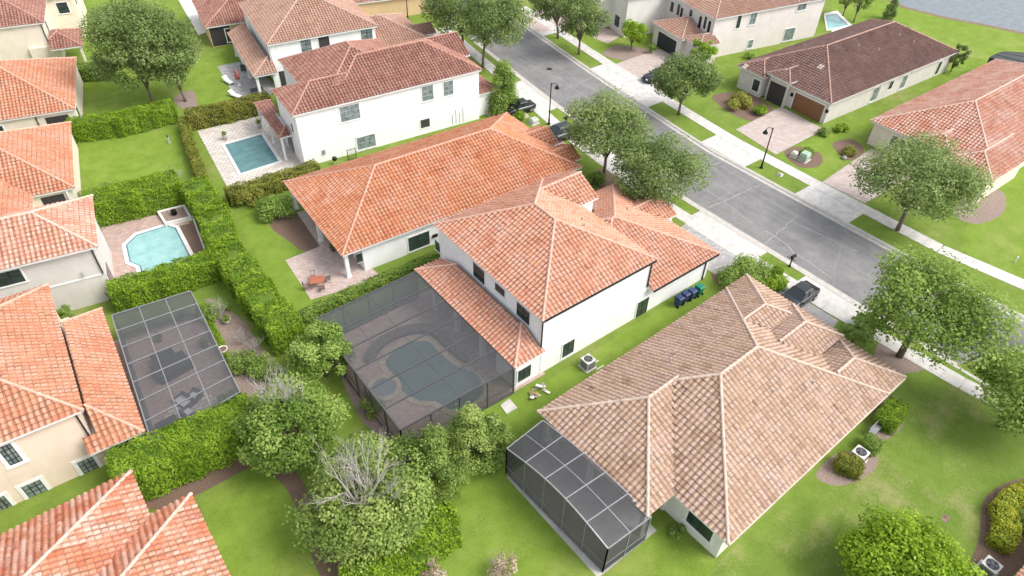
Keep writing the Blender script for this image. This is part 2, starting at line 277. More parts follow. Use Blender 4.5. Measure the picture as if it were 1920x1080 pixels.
GR_DRY = grass_mat('dry_patchy_grass', (0.10, 0.165, 0.024), (0.19, 0.265, 0.052), (0.36, 0.31, 0.16), 0.6, 0.14)
LF_OAK = leaf_mat('oak_leaves', (0.115, 0.175, 0.050), (0.225, 0.31, 0.095), (0.37, 0.45, 0.17))
LF_YEL = leaf_mat('yellow_green_leaves', (0.09, 0.175, 0.012), (0.22, 0.36, 0.022), (0.38, 0.53, 0.05))
LF_LIME = leaf_mat('lime_leaves', (0.15, 0.26, 0.012), (0.29, 0.45, 0.025), (0.44, 0.58, 0.06)); LF_OLIVE = leaf_mat('olive_leaves', (0.12, 0.14, 0.02), (0.26, 0.28, 0.045), (0.42, 0.40, 0.10))
LF_GREEN = leaf_mat('mid_green_leaves', (0.115, 0.205, 0.03), (0.24, 0.36, 0.065), (0.40, 0.51, 0.14))
LF_GOLD = leaf_mat('golden_leaves', (0.24, 0.28, 0.02), (0.47, 0.50, 0.05), (0.66, 0.67, 0.12))
LF_GREY = leaf_mat('grey_green_leaves', (0.115, 0.185, 0.035), (0.235, 0.335, 0.07), (0.41, 0.50, 0.15))
LF_PINK = leaf_mat('dry_pink_stems', (0.26, 0.18, 0.12), (0.42, 0.31, 0.23), (0.55, 0.45, 0.36), 0.1)

# ------------------------------------------------------------------ object helpers
def tag(o, label=None, cat=None, group=None, kind=None):
    if label: o['label'] = label
    if cat: o['category'] = cat
    if group: o['group'] = group
    if kind: o['kind'] = kind
    return o
def thing(name, label, cat, loc=(0, 0, 0), rotz=0, group=None):
    o = bpy.data.objects.new(name, None); COL.objects.link(o); o.empty_display_size = 0.5
    o.location = loc; o.rotation_euler = (0, 0, rotz)
    return tag(o, label, cat, group)
def copy_tree(o, parent=None):
    c = o.copy(); COL.objects.link(c)
    if parent: c.parent = parent
    for ch in list(o.children): copy_tree(ch, c)
    return c
class MB:
    def __init__(s): s.v = []; s.f = []; s.uv = None
    def add(s, vs, fs):
        n = len(s.v); s.v += [tuple(map(float, q)) for q in vs]; s.f += [tuple(i+n for i in f) for f in fs]; return s
    def box(s, x0, x1, y0, y1, z0, z1):
        return s.add([(x0,y0,z0),(x1,y0,z0),(x1,y1,z0),(x0,y1,z0),(x0,y0,z1),(x1,y0,z1),(x1,y1,z1),(x0,y1,z1)],
                     [(0,3,2,1),(4,5,6,7),(0,1,5,4),(1,2,6,5),(2,3,7,6),(3,0,4,7)])
    def beam(s, a, b, w=0.06, h=None, up=(0, 0, 1)):
        a = Vector(a); b = Vector(b); d = (b-a).normalized(); u = Vector(up)
        if abs(d.dot(u)) > 0.98: u = Vector((1, 0, 0))
        x = d.cross(u).normalized()*(w/2); y = x.cross(d).normalized()*((h or w)/2)
        return s.add([a-x-y, a+x-y, a+x+y, a-x+y, b-x-y, b+x-y, b+x+y, b-x+y], [(0,3,2,1),(4,5,6,7),(0,1,5,4),(1,2,6,5),(2,3,7,6),(3,0,4,7)])
    def prism(s, poly, z0, z1):
        n = len(poly); a = sum(poly[i][0]*poly[(i+1) % n][1]-poly[(i+1) % n][0]*poly[i][1] for i in range(n))
        if a < 0: poly = poly[::-1]
        return s.add([(p[0], p[1], z0) for p in poly]+[(p[0], p[1], z1) for p in poly],
                     [tuple(range(n-1, -1, -1)), tuple(range(n, 2*n))]+[(i, (i+1) % n, n+(i+1) % n, n+i) for i in range(n)])
    def sheet(s, poly, z):
        n = len(poly); a = sum(poly[i][0]*poly[(i+1) % n][1]-poly[(i+1) % n][0]*poly[i][1] for i in range(n))
        if a < 0: poly = poly[::-1]
        return s.add([(p[0], p[1], z) for p in poly], [tuple(range(n))])
    def tube(s, pts, rad, n=6, cap=True):
        base = len(s.v); P = [Vector(p) for p in pts]; R = rad if hasattr(rad, '__len__') else [rad]*len(P)
        for i, p in enumerate(P):
            d = (P[min(i+1, len(P)-1)]-P[max(i-1, 0)]).normalized()
            u = Vector((0, 0, 1)) if abs(d.z) < 0.95 else Vector((1, 0, 0)); x = d.cross(u).normalized(); y = x.cross(d)
            for k in range(n):
                a = 2*PI*k/n; s.v.append(tuple(p+(x*math.cos(a)+y*math.sin(a))*R[i]))
        for i in range(len(P)-1):
            for k in range(n):
                a = base+i*n+k; b = base+i*n+(k+1) % n; s.f.append((a, b, b+n, a+n))
        if cap: s.f.append(tuple(base+k for k in range(n))[::-1]); s.f.append(tuple(base+(len(P)-1)*n+k for k in range(n)))
        return s
    def lathe(s, prof, n=16, c=(0, 0, 0)):
        base = len(s.v)
        for r, z in prof:
            for k in range(n):
                a = 2*PI*k/n; s.v.append((c[0]+r*math.cos(a), c[1]+r*math.sin(a), c[2]+z))
        for i in range(len(prof)-1):
            for k in range(n):
                a = base+i*n+k; b = base+i*n+(k+1) % n; s.f.append((a, b, b+n, a+n))
        s.f.append(tuple(base+k for k in range(n))[::-1]); s.f.append(tuple(base+(len(prof)-1)*n+k for k in range(n)))
        return s
    def build(s, name, mat, parent=None, smooth=False, bevel=0.0):
        me = bpy.data.meshes.new(name); me.from_pydata(s.v, [], s.f); me.update()
        if bevel or smooth:
            bm = bmesh.new(); bm.from_mesh(me)
            if bevel: bmesh.ops.bevel(bm, geom=list(bm.edges), offset=bevel, segments=2, affect='EDGES', profile=0.5)
            if smooth:
                for f in bm.faces: f.smooth = True
            bm.to_mesh(me); bm.free()
        me.materials.append(mat); o = bpy.data.objects.new(name, me); COL.objects.link(o)
        if parent: o.parent = parent
        return o
def struct(name, mb, mat): return tag(mb.build(name, mat), kind='structure')
def shift(pts, dx, dy): return [(p[0]-dx, p[1]-dy) for p in pts]
def origin_at(o, x, y, z=0):                # move an object's origin to its base point
    for v in o.data.vertices: v.co -= Vector((x, y, z))
    o.location = (x, y, z); return o

# ------------------------------------------------------------------ tiled roofs
def clip2(poly, a, b, c):                   # keep a*x+b*y+c >= 0, poly of tuples (x,y,...)
    out = []; n = len(poly)
    for i in range(n):
        p = poly[i]; q = poly[(i+1) % n]; dp = a*p[0]+b*p[1]+c; dq = a*q[0]+b*q[1]+c
        if dp >= 0: out.append(p)
        if (dp > 0 and dq < 0) or (dp < 0 and dq > 0):
            t = dp/(dp-dq); out.append(tuple(p[k]+(q[k]-p[k])*t for k in range(len(p))))
    return out
JR = np.random.default_rng(5)
class Roof:
    def __init__(s): s.v = []; s.f = []; s.uv = []; s.capL = []; s.fas = MB(); s.k = 0; s.caps = []; s.blocks = []; s.jobs = []; s.rj = []
    def zsurf(s, j, X, Y):
        x0, x1, y0, y1, z, p, sides, clips = s.blocks[j]
        d = np.full(np.shape(X), 1e9)
        for sd, v in (('S', Y-y0), ('N', y1-Y), ('W', X-x0), ('E', x1-X)):
            if sd in sides: d = np.minimum(d, v)
        out = z+p*d; bad = (X < x0) | (X > x1) | (Y < y0) | (Y > y1)
        for c in clips: bad |= (c[0]*X+c[1]*Y+c[2] < 0)
        return np.where(bad, -1e9, out)
    def sheet(s, poly3, e, up, o, amp, lip, k, seg=4):
        # poly3 convex planar; e eave dir, up slope dir, o origin (all Vector)
        e = Vector(e); up = Vector(up); o = Vector(o); nrm = e.cross(up).normalized()
        if nrm.z < 0: nrm = -nrm
        P2 = [((Vector(p)-o).dot(e), (Vector(p)-o).dot(up)) for p in poly3]
        ar = sum(P2[i][0]*P2[(i+1) % len(P2)][1]-P2[(i+1) % len(P2)][0]*P2[i][1] for i in range(len(P2)))
        if abs(ar) < 0.05: return
        if ar < 0: P2 = P2[::-1]
        u0 = math.floor(min(p[0] for p in P2)/TW)*TW; u1 = max(p[0] for p in P2)
        v0 = math.floor(min(p[1] for p in P2)/TC)*TC; v1 = max(p[1] for p in P2)
        us = np.arange(u0, u1+TW/seg, TW/seg); js = np.arange(int(round(v0/TC)), int(math.ceil(v1/TC)))
        if len(js) == 0: return
        ph = (us/TW) % 1.0
        prof = amp*np.maximum(0.0, np.cos((ph-0.35)*2*PI)*0.62+0.38)*1.25 if amp > 0.03 else amp*np.where(ph > 0.1, 1.0, 0.0)
        rows = []
        for j in js:
            rows.append((j*TC-0.0, lip)); rows.append(((j+1)*TC, 0.0))
        V = np.array([r[0] for r in rows]); Hh = np.array([r[1] for r in rows])
        U2, V2 = np.meshgrid(us, V); H2 = prof[None, :]+Hh[:, None]
        jit = JR.uniform(-0.012, 0.012, (len(js), int(len(us)/seg)+2)); H2 = H2+np.repeat(jit, 2, 0)[:, np.minimum((np.arange(len(us))/seg).astype(int), jit.shape[1]-1)]*(1+6*(np.repeat(JR.uniform(0, 1, jit.shape) > 0.985, 2, 0)[:, np.minimum((np.arange(len(us))/seg).astype(int), jit.shape[1]-1)]))
        nr, nc = U2.shape
        idx = np.arange(nr*nc).reshape(nr, nc)
        quads = np.stack([idx[:-1, :-1], idx[:-1, 1:], idx[1:, 1:], idx[1:, :-1]], -1).reshape(-1, 4)
        UU = U2.ravel(); VV = V2.ravel(); HH = H2.ravel()
        inside = np.ones(len(UU), bool); n = len(P2); quads_keep = np.ones(len(quads), bool)
        for i in range(n):
            a = P2[i]; b = P2[(i+1) % n]; dx, dy = b[0]-a[0], b[1]-a[1]
            if dx*dx+dy*dy < 1e-8: continue
            d = (UU-a[0])*(-dy)+(VV-a[1])*dx; inn = d >= -1e-6
            quads_keep &= inn[quads].any(1); inside &= inn
        quads = quads[quads_keep]
        cu_, cv_ = UU[quads].mean(1), VV[quads].mean(1); CX = o.x+cu_*e.x+cv_*up.x; CY = o.y+cu_*e.y+cv_*up.y; CZ = o.z+cv_*up.z
        drop = np.zeros(len(quads), bool)
        for j in range(len(s.blocks)):
            if j == k: continue
            zj = s.zsurf(j, CX, CY); drop |= (CZ <= zj+(0.03 if j < k else -0.25))
        quads = quads[~drop]
        if len(quads) == 0: return
        full = inside[quads].all(1)
        fk = s.k*37.0*TW
        O = np.array(o); E = np.array(e); UP = np.array(up); NN = np.array(nrm)
        def emit(uu, vv, hh): return O+np.outer(uu, E)+np.outer(vv, UP)+np.outer(hh, NN)
        q = quads[full]; used, inv = np.unique(q, return_inverse=True); base = len(s.v)
        if len(used):
            s.v += [tuple(x) for x in emit(UU[used], VV[used], HH[used])]
            inv = inv.reshape(-1, 4)+base; s.f += [tuple(x) for x in inv.tolist()]
            uvq = np.stack([UU[q]+fk, VV[q]], -1)
            # nudge so that every corner falls in its own tile
            cu = uvq.mean(1, keepdims=True); uvq = cu+(uvq-cu)*0.98
            s.uv += uvq.reshape(-1, 2).tolist()
        for q in quads[~full]:
            poly = [(UU[i], VV[i], HH[i]) for i in q]; c0 = (sum(p[0] for p in poly)/4, sum(p[1] for p in poly)/4)
            for i in range(n):
                a = P2[i]; b = P2[(i+1) % n]; dx, dy = b[0]-a[0], b[1]-a[1]
                if dx*dx+dy*dy < 1e-8: continue
                poly = clip2(poly, -dy, dx, a[0]*dy-a[1]*dx)
                if len(poly) < 3: break
            if len(poly) < 3: continue
            base = len(s.v); A = np.array(poly)
            s.v += [tuple(x) for x in emit(A[:, 0], A[:, 1], A[:, 2])]; s.f.append(tuple(range(base, base+len(poly))))
            for p in poly: s.uv.append([c0[0]+(p[0]-c0[0])*0.98+fk, c0[1]+(p[1]-c0[1])*0.98])
        s.k += 1
    def block(s, x0, x1, y0, y1, z, pitch=0.5, sides='NSEW', clips=(), amp=0.085, lip=0.05, drop=0.16, gab=''):
        P = {'S': (0, 1, -y0), 'N': (0, -1, y1), 'W': (1, 0, -x0), 'E': (-1, 0, x1)}   # distance inward from each side
        ex = {'S': (1, 0), 'N': (-1, 0), 'W': (0, -1), 'E': (0, 1)}
        s.blocks.append((x0, x1, y0, y1, z, pitch, sides, clips)); bk = len(s.blocks)-1
        rect = [(x0, y0), (x1, y0), (x1, y1), (x0, y1)]
        foot = rect[:]
        for c in clips: foot = clip2(foot, *c)
        for sd in sides:
            a, b, c = P[sd]; poly = foot[:]
            for so_ in sides:
                if so_ == sd: continue
                a2, b2, c2 = P[so_]; poly = clip2(poly, a2-a, b2-b, c2-c)
                if len(poly) < 3: break
            if len(poly) < 3: continue
            p3 = [(p[0], p[1], z+pitch*(a*p[0]+b*p[1]+c)) for p in poly]
            hyp = math.hypot(1, pitch); up = (a/hyp, b/hyp, pitch/hyp); e = (*ex[sd], 0)
            o = {'S': (x0, y0, z), 'N': (x1, y1, z), 'W': (x0, y1, z), 'E': (x1, y0, z)}[sd]
            s.jobs.append((p3, e, up, o, amp, lip, bk))
            # under-deck a little below the tiles so nothing shows through
            # ridge and hip caps on edges shared by two slopes
            n = len(p3)
            for i in range(n):
                p, q = p3[i], p3[(i+1) % n]; mid = ((p[0]+q[0])/2, (p[1]+q[1])/2)
                ds = P[sd][0]*mid[0]+P[sd][1]*mid[1]+P[sd][2]
                for so_ in sides:
                    if so_ <= sd: continue
                    a2, b2, c2 = P[so_]
                    if abs(a2*mid[0]+b2*mid[1]+c2-ds) < 1e-4 and abs(a2*p[0]+b2*p[1]+c2-(a*p[0]+b*p[1]+c)) < 1e-4:
                        s.rj.append((p, q, bk))
            if True:                        # eave fascia with gutter lip
                pass
        # fascia band and soffit
        if len(foot) >= 3:
            cx = sum(p[0] for p in foot)/len(foot); cy = sum(p[1] for p in foot)/len(foot)
            g = 0.03
            ins = [(p[0]+(g if p[0] < cx else -g), p[1]+(g if p[1] < cy else -g)) for p in foot]
            s.fas.prism(ins, z-drop, z+0.015)
        # gable ends
        for sd in 'NSEW':
            if sd in sides or sd not in gab: continue
            a, b, c = P[sd]; pts = []
            if sd in 'EW':
                X = x1-0.25 if sd == 'E' else x0+0.25
                if ('S' in sides and 'N' in sides):
                    ym = (y0+y1)/2; zr = z+pitch*(y1-y0)/2-0.06
                    if all(cl[0]*X+cl[1]*ym+cl[2] > 0 for cl in clips):
                        s.gab.append([(X, y0+0.15, z-drop), (X, y1-0.15, z-drop), (X, ym, zr-0.04)])
            else:
                Y = y1-0.25 if sd == 'N' else y0+0.25
                if 'E' in sides and 'W' in sides:
                    xm = (x0+x1)/2; zr = z+pitch*(x1-x0)/2-0.06
                    if all(cl[0]*xm+cl[1]*Y+cl[2] > 0 for cl in clips):
                        s.gab.append([(x0+0.15, Y, z-drop), (x1-0.15, Y, z-drop), (xm, Y, zr-0.04)])
        if 'S' in sides and 'N' in sides:
            ym = (y0+y1)/2; zr = z+pitch*(y1-y0)/2
            for sd, X in (('E', x1), ('W', x0)):
                pass
        return s
    gab = None
    def ridge(s, p, q, bk):
        p = Vector(p)+Vector((0, 0, 0.05)); q = Vector(q)+Vector((0, 0, 0.05)); d = q-p; ln = d.length
        if ln < 0.3: return
        d.normalize(); n = max(1, int(ln/0.45)); st = ln/n
        if p.z > q.z: p, q, d = q, p, -d
        run = MB()
        for i in range(n):                  # overlapping half-round cap tiles
            a = p+d*(i*st-0.03); b = p+d*((i+1)*st+0.04); mm = (a+b)/2
            if any(float(s.zsurf(j, np.array(mm.x), np.array(mm.y))) > mm.z-0.05-(0.06 if j < bk else -0.06) for j in range(len(s.blocks)) if j != bk): continue
            run.tube([a, b], [0.12, 0.09], 8, True)
        if run.v: s.capL.append(run)
    def build(s, tmat, parent, cap_mat=None, fas_mat=None, wall_mat=None):
        for jb in s.jobs: s.sheet(*jb)
        for r_ in s.rj: s.ridge(*r_)
        me = bpy.data.meshes.new('roof'); me.from_pydata(s.v, [], s.f)
        uvl = me.uv_layers.new(name='UVMap'); uvl.data.foreach_set('uv', np.array(s.uv, dtype=np.float32).ravel())
        me.materials.append(tmat); o = bpy.data.objects.new('roof', me); COL.objects.link(o); o.parent = parent
        for run in s.capL: run.build('ridge_cap', cap_mat or MATS['ridge_' + tmat.name], o)
        s.fas.build('fascia', fas_mat or TRIM, o)
        if s.gab:
            g = MB()
            for tri in s.gab:
                a, b, c = map(Vector, tri); nn = (b-a).cross(c-a).normalized()*0.06
                g.add([a-nn, b-nn, c-nn, a+nn, b+nn, c+nn], [(2,1,0),(3,4,5),(0,1,4,3),(1,2,5,4),(2,0,3,5)])
            g.build('gable_wall', wall_mat or WHITE, o)
        return o
for nm, col in (('roof_tile_orange', (0.62, 0.34, 0.25)), ('roof_tile_salmon', (0.66, 0.41, 0.32)), ('roof_tile_terracotta', (0.66, 0.4, 0.3)), ('roof_tile_faded_pink', (0.7, 0.5, 0.41)),
                ('roof_tile_brown_red', (0.48, 0.27, 0.21)), ('roof_tile_dark_brown', (0.48, 0.3, 0.24)), ('roof_tile_taupe', (0.5, 0.36, 0.29)), ('roof_tile_tan', (0.62, 0.48, 0.39))):
    MATS['ridge_'+nm] = simple('ridge_cap_'+nm, col, 0.85, var=0.16, scale=2.5)

class House:
    def __init__(s, name, label, pivot, rot, wall_mat, tmat, ov=0.45, fas=None, amp=0.085, lip=0.05):
        s.px, s.py = pivot; s.rot = R_(rot); s.t = thing(name, label, 'house', (pivot[0], pivot[1], 0), s.rot)
        s.wm = wall_mat; s.tm = tmat; s.roof = Roof(); s.roof.gab = []; s.w = MB(); s.ov = ov; s.fas = fas; s.nb = 0; s.planes = {}; s.amp = amp; s.lip = lip
    # all coordinates are local to the pivot
    def B(s, x0, x1, y0, y1, z, pitch=0.5, sides='NSEW', clips=(), wall=True, z0=-0.05, ov=None, gab=''):
        ov = s.ov if ov is None else ov; d = s.nb*0.006; s.nb += 1
        s.roof.block(x0+d, x1-d, y0+d, y1-d, z, pitch, sides, clips, s.amp, s.lip, gab=gab)
        if wall:
            w = (x0+ov+d, x1-ov-d, y0+ov+d, y1-ov-d)
            s.w.box(w[0], w[1], w[2], w[3], z0, z-0.05); s.planes[s.nb-1] = w
        return s.nb-1
    def local(s, x, y):
        c, n = math.cos(-s.rot), math.sin(-s.rot); dx, dy = x-s.px, y-s.py
        return (dx*c-dy*n, dx*n+dy*c)
    def hit(s, px, py, side, val):          # sight line meets the wall plane -> local (along, z)
        w = ray(px, py); c, n = math.cos(-s.rot), math.sin(-s.rot)
        ox, oy = s.local(0, 0); dx, dy, dz = w[0]*c-w[1]*n, w[0]*n+w[1]*c, w[2]
        if side in 'SN': t = (val-oy)/dy; return (ox+dx*t, CH+dz*t)
        t = (val-ox)/dx; return (oy+dy*t, CH+dz*t)
    def win(s, side, b, tl, br, nx=2, nz=2, frame=DTRIM, trim=TRIM, glass=GLASS, tw=0.12, name='window', label=None):
        w = s.planes[b] if isinstance(b, int) else None
        val = {'S': w[2], 'N': w[3], 'W': w[0], 'E': w[1]}[side] if w else b
        ac_, zc_ = s.hit((tl[0]+br[0])/2, (tl[1]+br[1])/2, side, val)
        def pj(a, z):
            lx, ly = (a, val) if side in 'SN' else (val, a); c, n = math.cos(s.rot), math.sin(s.rot); return PJ(s.px+lx*c-ly*n, s.py+lx*n+ly*c, z)
        p0, pa, pz = pj(ac_, zc_), pj(ac_+1, zc_), pj(ac_, zc_+1)
        ex, ey, fx, fy = abs(pa[0]-p0[0]), abs(pa[1]-p0[1]), abs(pz[0]-p0[0]), abs(pz[1]-p0[1]); W_, H_ = br[0]-tl[0], br[1]-tl[1]
        det = ex*fy-fx*ey; ww = (W_*fy-fx*H_)/det if abs(det) > 1 else 1.0; hh = (ex*H_-ey*W_)/det if abs(det) > 1 else 1.2
        ww = min(max(ww, 0.55), 3.6); hh = min(max(hh, 0.6), 1.9)
        a0, a1, z0, z1 = ac_-ww/2, ac_+ww/2, zc_-hh/2, zc_+hh/2
        s.winl(side, val, a0, a1, min(z0, z1), max(z0, z1), nx, nz, frame, trim, glass, tw, name, label)
    def winl(s, side, val, a0, a1, z0, z1, nx=2, nz=2, frame=DTRIM, trim=TRIM, glass=GLASS, tw=0.12, name='window', label=None):
        sg = {'S': -1, 'N': 1, 'W': -1, 'E': 1}[side]
        def bx(mb, p0, p1, q0, q1, d0, d1):
            u, v = sorted((val+sg*d0, val+sg*d1))
            if side in 'SN': mb.box(p0, p1, u, v, q0, q1)
            else: mb.box(u, v, p0, p1, q0, q1)
        m = MB(); t = tw
        if t > 0:
            bx(m, a0-t, a0, z0, z1, -0.02, 0.05); bx(m, a1, a1+t, z0, z1, -0.02, 0.05); bx(m, a0-t-0.02, a1+t+0.02, z1, z1+t, -0.02, 0.06); bx(m, a0-t-0.05, a1+t+0.05, z0-t, z0, -0.02, 0.09)
        else: bx(m, a0, a1, z0-0.03, z0, -0.02, 0.05)
        o = m.build(name, trim, s.t)
        if label: o['label'] = label
        f = MB(); fw = 0.045
        bx(f, a0, a0+fw, z0, z1, 0.0, 0.035); bx(f, a1-fw, a1, z0, z1, 0.0, 0.035); bx(f, a0+fw, a1-fw, z1-fw, z1, 0.0, 0.035); bx(f, a0+fw, a1-fw, z0, z0+fw, 0.0, 0.035)
        for i in range(1, nx): x = a0+(a1-a0)*i/nx; bx(f, x-0.03, x+0.03, z0+fw, z1-fw, 0.0, 0.030)
        for i in range(1, nz): z = z0+(z1-z0)*i/nz; bx(f, a0+fw, a1-fw, z-0.03, z+0.03, 0.0, 0.027)
        f.build('sash_frame', frame, o)
        g = MB(); bx(g, a0+0.02, a1-0.02, z0+0.02, z1-0.02, -0.01, 0.012); g.build('pane', glass, o)
    def panel(s, side, val, a0, a1, z0, z1, mat, name, d=0.04):
        sg = {'S': -1, 'N': 1, 'W': -1, 'E': 1}[side]; u, v = sorted((val-sg*0.02, val+sg*d)); m = MB()
        if side in 'SN': m.box(a0, a1, u, v, z0, z1)
        else: m.box(u, v, a0, a1, z0, z1)
        return m.build(name, mat, s.t)
    def garage(s, side, val, a0, a1, z1, mat, rows=4, cols=8):
        o = s.panel(side, val, a0, a1, 0.0, z1, mat, 'garage_door', 0.03); m = MB(); sg = {'W': -1, 'E': 1, 'S': -1, 'N': 1}[side]
        for r in range(rows):
            for c in range(cols):
                p0 = a0+(a1-a0)*(c+0.12)/cols; p1 = a0+(a1-a0)*(c+0.88)/cols; q0 = z1*(r+0.14)/rows; q1 = z1*(r+0.86)/rows
                u, v = sorted((val+sg*0.025, val+sg*0.055))
                if side in 'SN': m.box(p0, p1, u, v, q0, q1)
                else: m.box(u, v, p0, p1, q0, q1)
        m.build('door_panel', mat, o)
        t = MB(); u, v = sorted((val-sg*0.02, val+sg*0.07))
        for (p0, p1, q0, q1) in ((a0-0.15, a0, 0, z1+0.15), (a1, a1+0.15, 0, z1+0.15), (a0, a1, z1, z1+0.15)):
            if side in 'SN': t.box(p0, p1, u, v, q0, q1)
            else: t.box(u, v, p0, p1, q0, q1)
        t.build('door_frame', TRIM, o)
    def downspout(s, x, y, z0, z1, mat=DTRIM):
        m = MB(); m.box(x-0.045, x+0.045, y-0.045, y+0.045, z0, z1); m.box(x-0.06, x+0.06, y-0.06, y+0.06, z1-0.12, z1); m.build('downspout', mat, s.t)
    def post(s, x, y, z1, w=0.3, mat=None, z0=0.0):
        m = MB(); m.box(x-w/2, x+w/2, y-w/2, y+w/2, z0, z1); m.box(x-w/2-0.05, x+w/2+0.05, y-w/2-0.05, y+w/2+0.05, z0, z0+0.25); m.build('column', mat or s.wm, s.t)
    def vent(s, x, y, z):
        m = MB(); m.tube([(x, y, z-0.2), (x, y, z+0.35)], 0.06, 8); m.build('vent_pipe', CONC2, s.t)
    def vents(s, pts):
        for x, y in pts: s.vent(x, y, max(float(s.roof.zsurf(j, np.array(x), np.array(y))) for j in range(len(s.roof.blocks)))+0.05)
    def gutter(s, side, val, a0, a1, z, mat=DTRIM):
        m = MB(); sg = {'S': -1, 'N': 1, 'W': -1, 'E': 1}[side]; u, v = sorted((val-sg*0.04, val+sg*0.09))
        if side in 'SN': m.box(a0, a1, u, v, z-0.15, z-0.03)
        else: m.box(u, v, a0, a1, z-0.15, z-0.03)
        m.build('gutter', mat, s.t)
    def done(s):
        s.w.build('wall', s.wm, s.t); s.roof.build(s.tm, s.t, fas_mat=s.fas, wall_mat=s.wm); return s.t

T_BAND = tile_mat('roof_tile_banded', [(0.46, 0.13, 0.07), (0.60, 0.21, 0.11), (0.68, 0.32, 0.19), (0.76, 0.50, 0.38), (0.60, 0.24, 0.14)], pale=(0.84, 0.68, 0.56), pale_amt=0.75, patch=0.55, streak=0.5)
MATS['ridge_roof_tile_banded'] = MATS['ridge_roof_tile_faded_pink']
# ------------------------------------------------------------------ ground, road, paving
def curbW(y): return 53.3+0.10*max(0, y-38)+0.0006*max(0, y-38)**2+0.004*max(0, 8-y)**1.5
def curbE(y): return 63.4+0.11*max(0, y-42)+0.0007*max(0, y-42)**2+0.02*max(0, 14-y)**1.3
YS = [-300, -60, -30, -15]+[i*3.0-6 for i in range(0, 46)]+[150, 200, 400]
g = MB(); vs = []; fs = []
for y in YS: vs += [(-300, y, 0), (curbW(y)-0.45, y, 0), (curbW(y)-0.44, y, -0.16), (curbE(y)+0.44, y, -0.16), (curbE(y)+0.45, y, 0), (500, y, 0)]
for i in range(len(YS)-1):
    for k in range(5): a = i*6+k; fs.append((a, a+1, a+7, a+6))
g.add(vs, fs); struct('ground', g, GR)
g = MB(); vs = []; fs = []
for y in YS: vs += [(curbW(y)+0.30, y, -0.11), (curbE(y)-0.30, y, -0.11)]
for i in range(len(YS)-1): fs.append((i*2, i*2+1, i*2+3, i*2+2))
g.add(vs, fs); struct('road', g, MATS['asphalt'])
for sgn, cf, nm in ((1, curbW, 'kerb'), (-1, curbE, 'kerb')):
    g = MB(); vs = []; fs = []
    for y in YS:
        x = cf(y)
        for dx, z in ((0.42, -0.15), (0.42, -0.105), (0.05, -0.095), (-0.12, 0.03), (-0.45, 0.035), (-0.47, -0.10)): vs.append((x+sgn*dx, y, z))
    for i in range(len(YS)-1):
        for k in range(5): a = i*6+k; fs.append((a, a+1, a+7, a+6))
    g.add(vs, fs); struct(nm, g, CURB)
# sidewalks with joints
def strip(name, pts, w, z, mat, joints=1.5, h=0.03):
    g = MB(); P = [Vector((p[0], p[1], 0)) for p in pts]; dense = []
    for i in range(len(P)-1):
        n = max(1, int(round((P[i+1]-P[i]).length/joints)))
        for k in range(n): dense.append((P[i]+(P[i+1]-P[i])*(k/n), P[i]+(P[i+1]-P[i])*((k+1)/n-0.016/(joints*n))))
    for a, b in dense:
        d = (b-a).normalized(); x = Vector((-d.y, d.x, 0))*(w/2)
        g.prism([(a-x)[:2], (a+x)[:2], (b+x)[:2], (b-x)[:2]], z, z+h)
    return struct(name, g, mat)
strip('sidewalk', [(72.4+1.6, 92), (70.4, 67), (68.4, 50), (67.6, 42), (67.45, 30), (67.4, 16), (69.2, 4), (73, -8)], 1.7, 0.004, CONC)
strip('sidewalk', [(58.3, 92), (55.0, 72), (52.0, 55), (50.75, 42), (50.6, 30), (50.8, 18), (51.6, 6), (53.5, -6)], 1.6, 0.004, CONC)
def paving(name, poly, mat, z=0.02, joints=None, label=None):
    g = MB(); g.prism(poly, -0.02, z); o = struct(name, g, mat); return o
def px(*p, z=0.0): return [G(a, b, z) for a, b in p]
# concrete aprons across the verges
def apronE(y0, y1, x1o=1.9): paving('driveway_apron', [(curbE(y0)+0.42, y0), (67.4+max(0, (y0-42))*0.12, y0), (67.4+max(0, (y1-42))*0.12, y1), (curbE(y1)+0.42, y1)], CONC, 0.018)
for a, b in ((54.3, 67.4), (37.4, 44.2), (24.0, 30.6), (80.3, 92)): apronE(a, b)
def apronW(y0, y1): paving('driveway_apron', [(curbW(y0)-0.42, y0), (50.8+max(0, y0-42)*0.13, y0), (50.8+max(0, y1-42)*0.13, y1), (curbW(y1)-0.42, y1)], CONC, 0.018)
for a, b in ((26.0, 34.6), (38.2, 54.0), (14.5, 21.6), (61, 70)): apronW(a, b)
# paver driveways
paving('driveway', px((1380, 243), (1455, 290), (1545, 243), (1465, 200)), PAV_DRIVE, 0.024)
paving('driveway', px((1140, 125), (1240, 182), (1300, 120), (1235, 92)), PAV_DRIVE, 0.024)
paving('driveway', [(49.9, 26.6), (46.0, 26.8), (46.0, 33.4), (49.9, 34)], PAV_GREY, 0.024)
paving('driveway', [(49.7, 50.2), (45.6, 49.0), (45.6, 57.0), (50.9, 55.8)], PAV_RED, 0.024)
paving('driveway', [(51.0, 61.2), (46.5, 61.0), (47.2, 68.0), (53.6, 69.5)], PAV_PINK, 0.024)
paving('driveway', [(49.9, 16.2), (45.2, 15.4), (45.2, 21.4), (49.8, 21.8)], PAV_GREY, 0.024)
paving('driveway', [(68.5, 25.0), (79.8, 24.6), (79.8, 31.0), (68.4, 30.2)], PAV_DRIVE, 0.024)
paving('driveway', [(69.5, 82), (83, 78), (84.5, 88), (71, 90)], PAV_PINK, 0.024)
paving('driveway', [(44, 88), (56.2, 86), (57.2, 94), (45, 97)], PAV_PINK, 0.024)
paving('garden_path', px((1175, 60), (1215, 48), (1150, 56), (1120, 50), (1110, 70), (1140, 82)), PAV_PINK, 0.02)
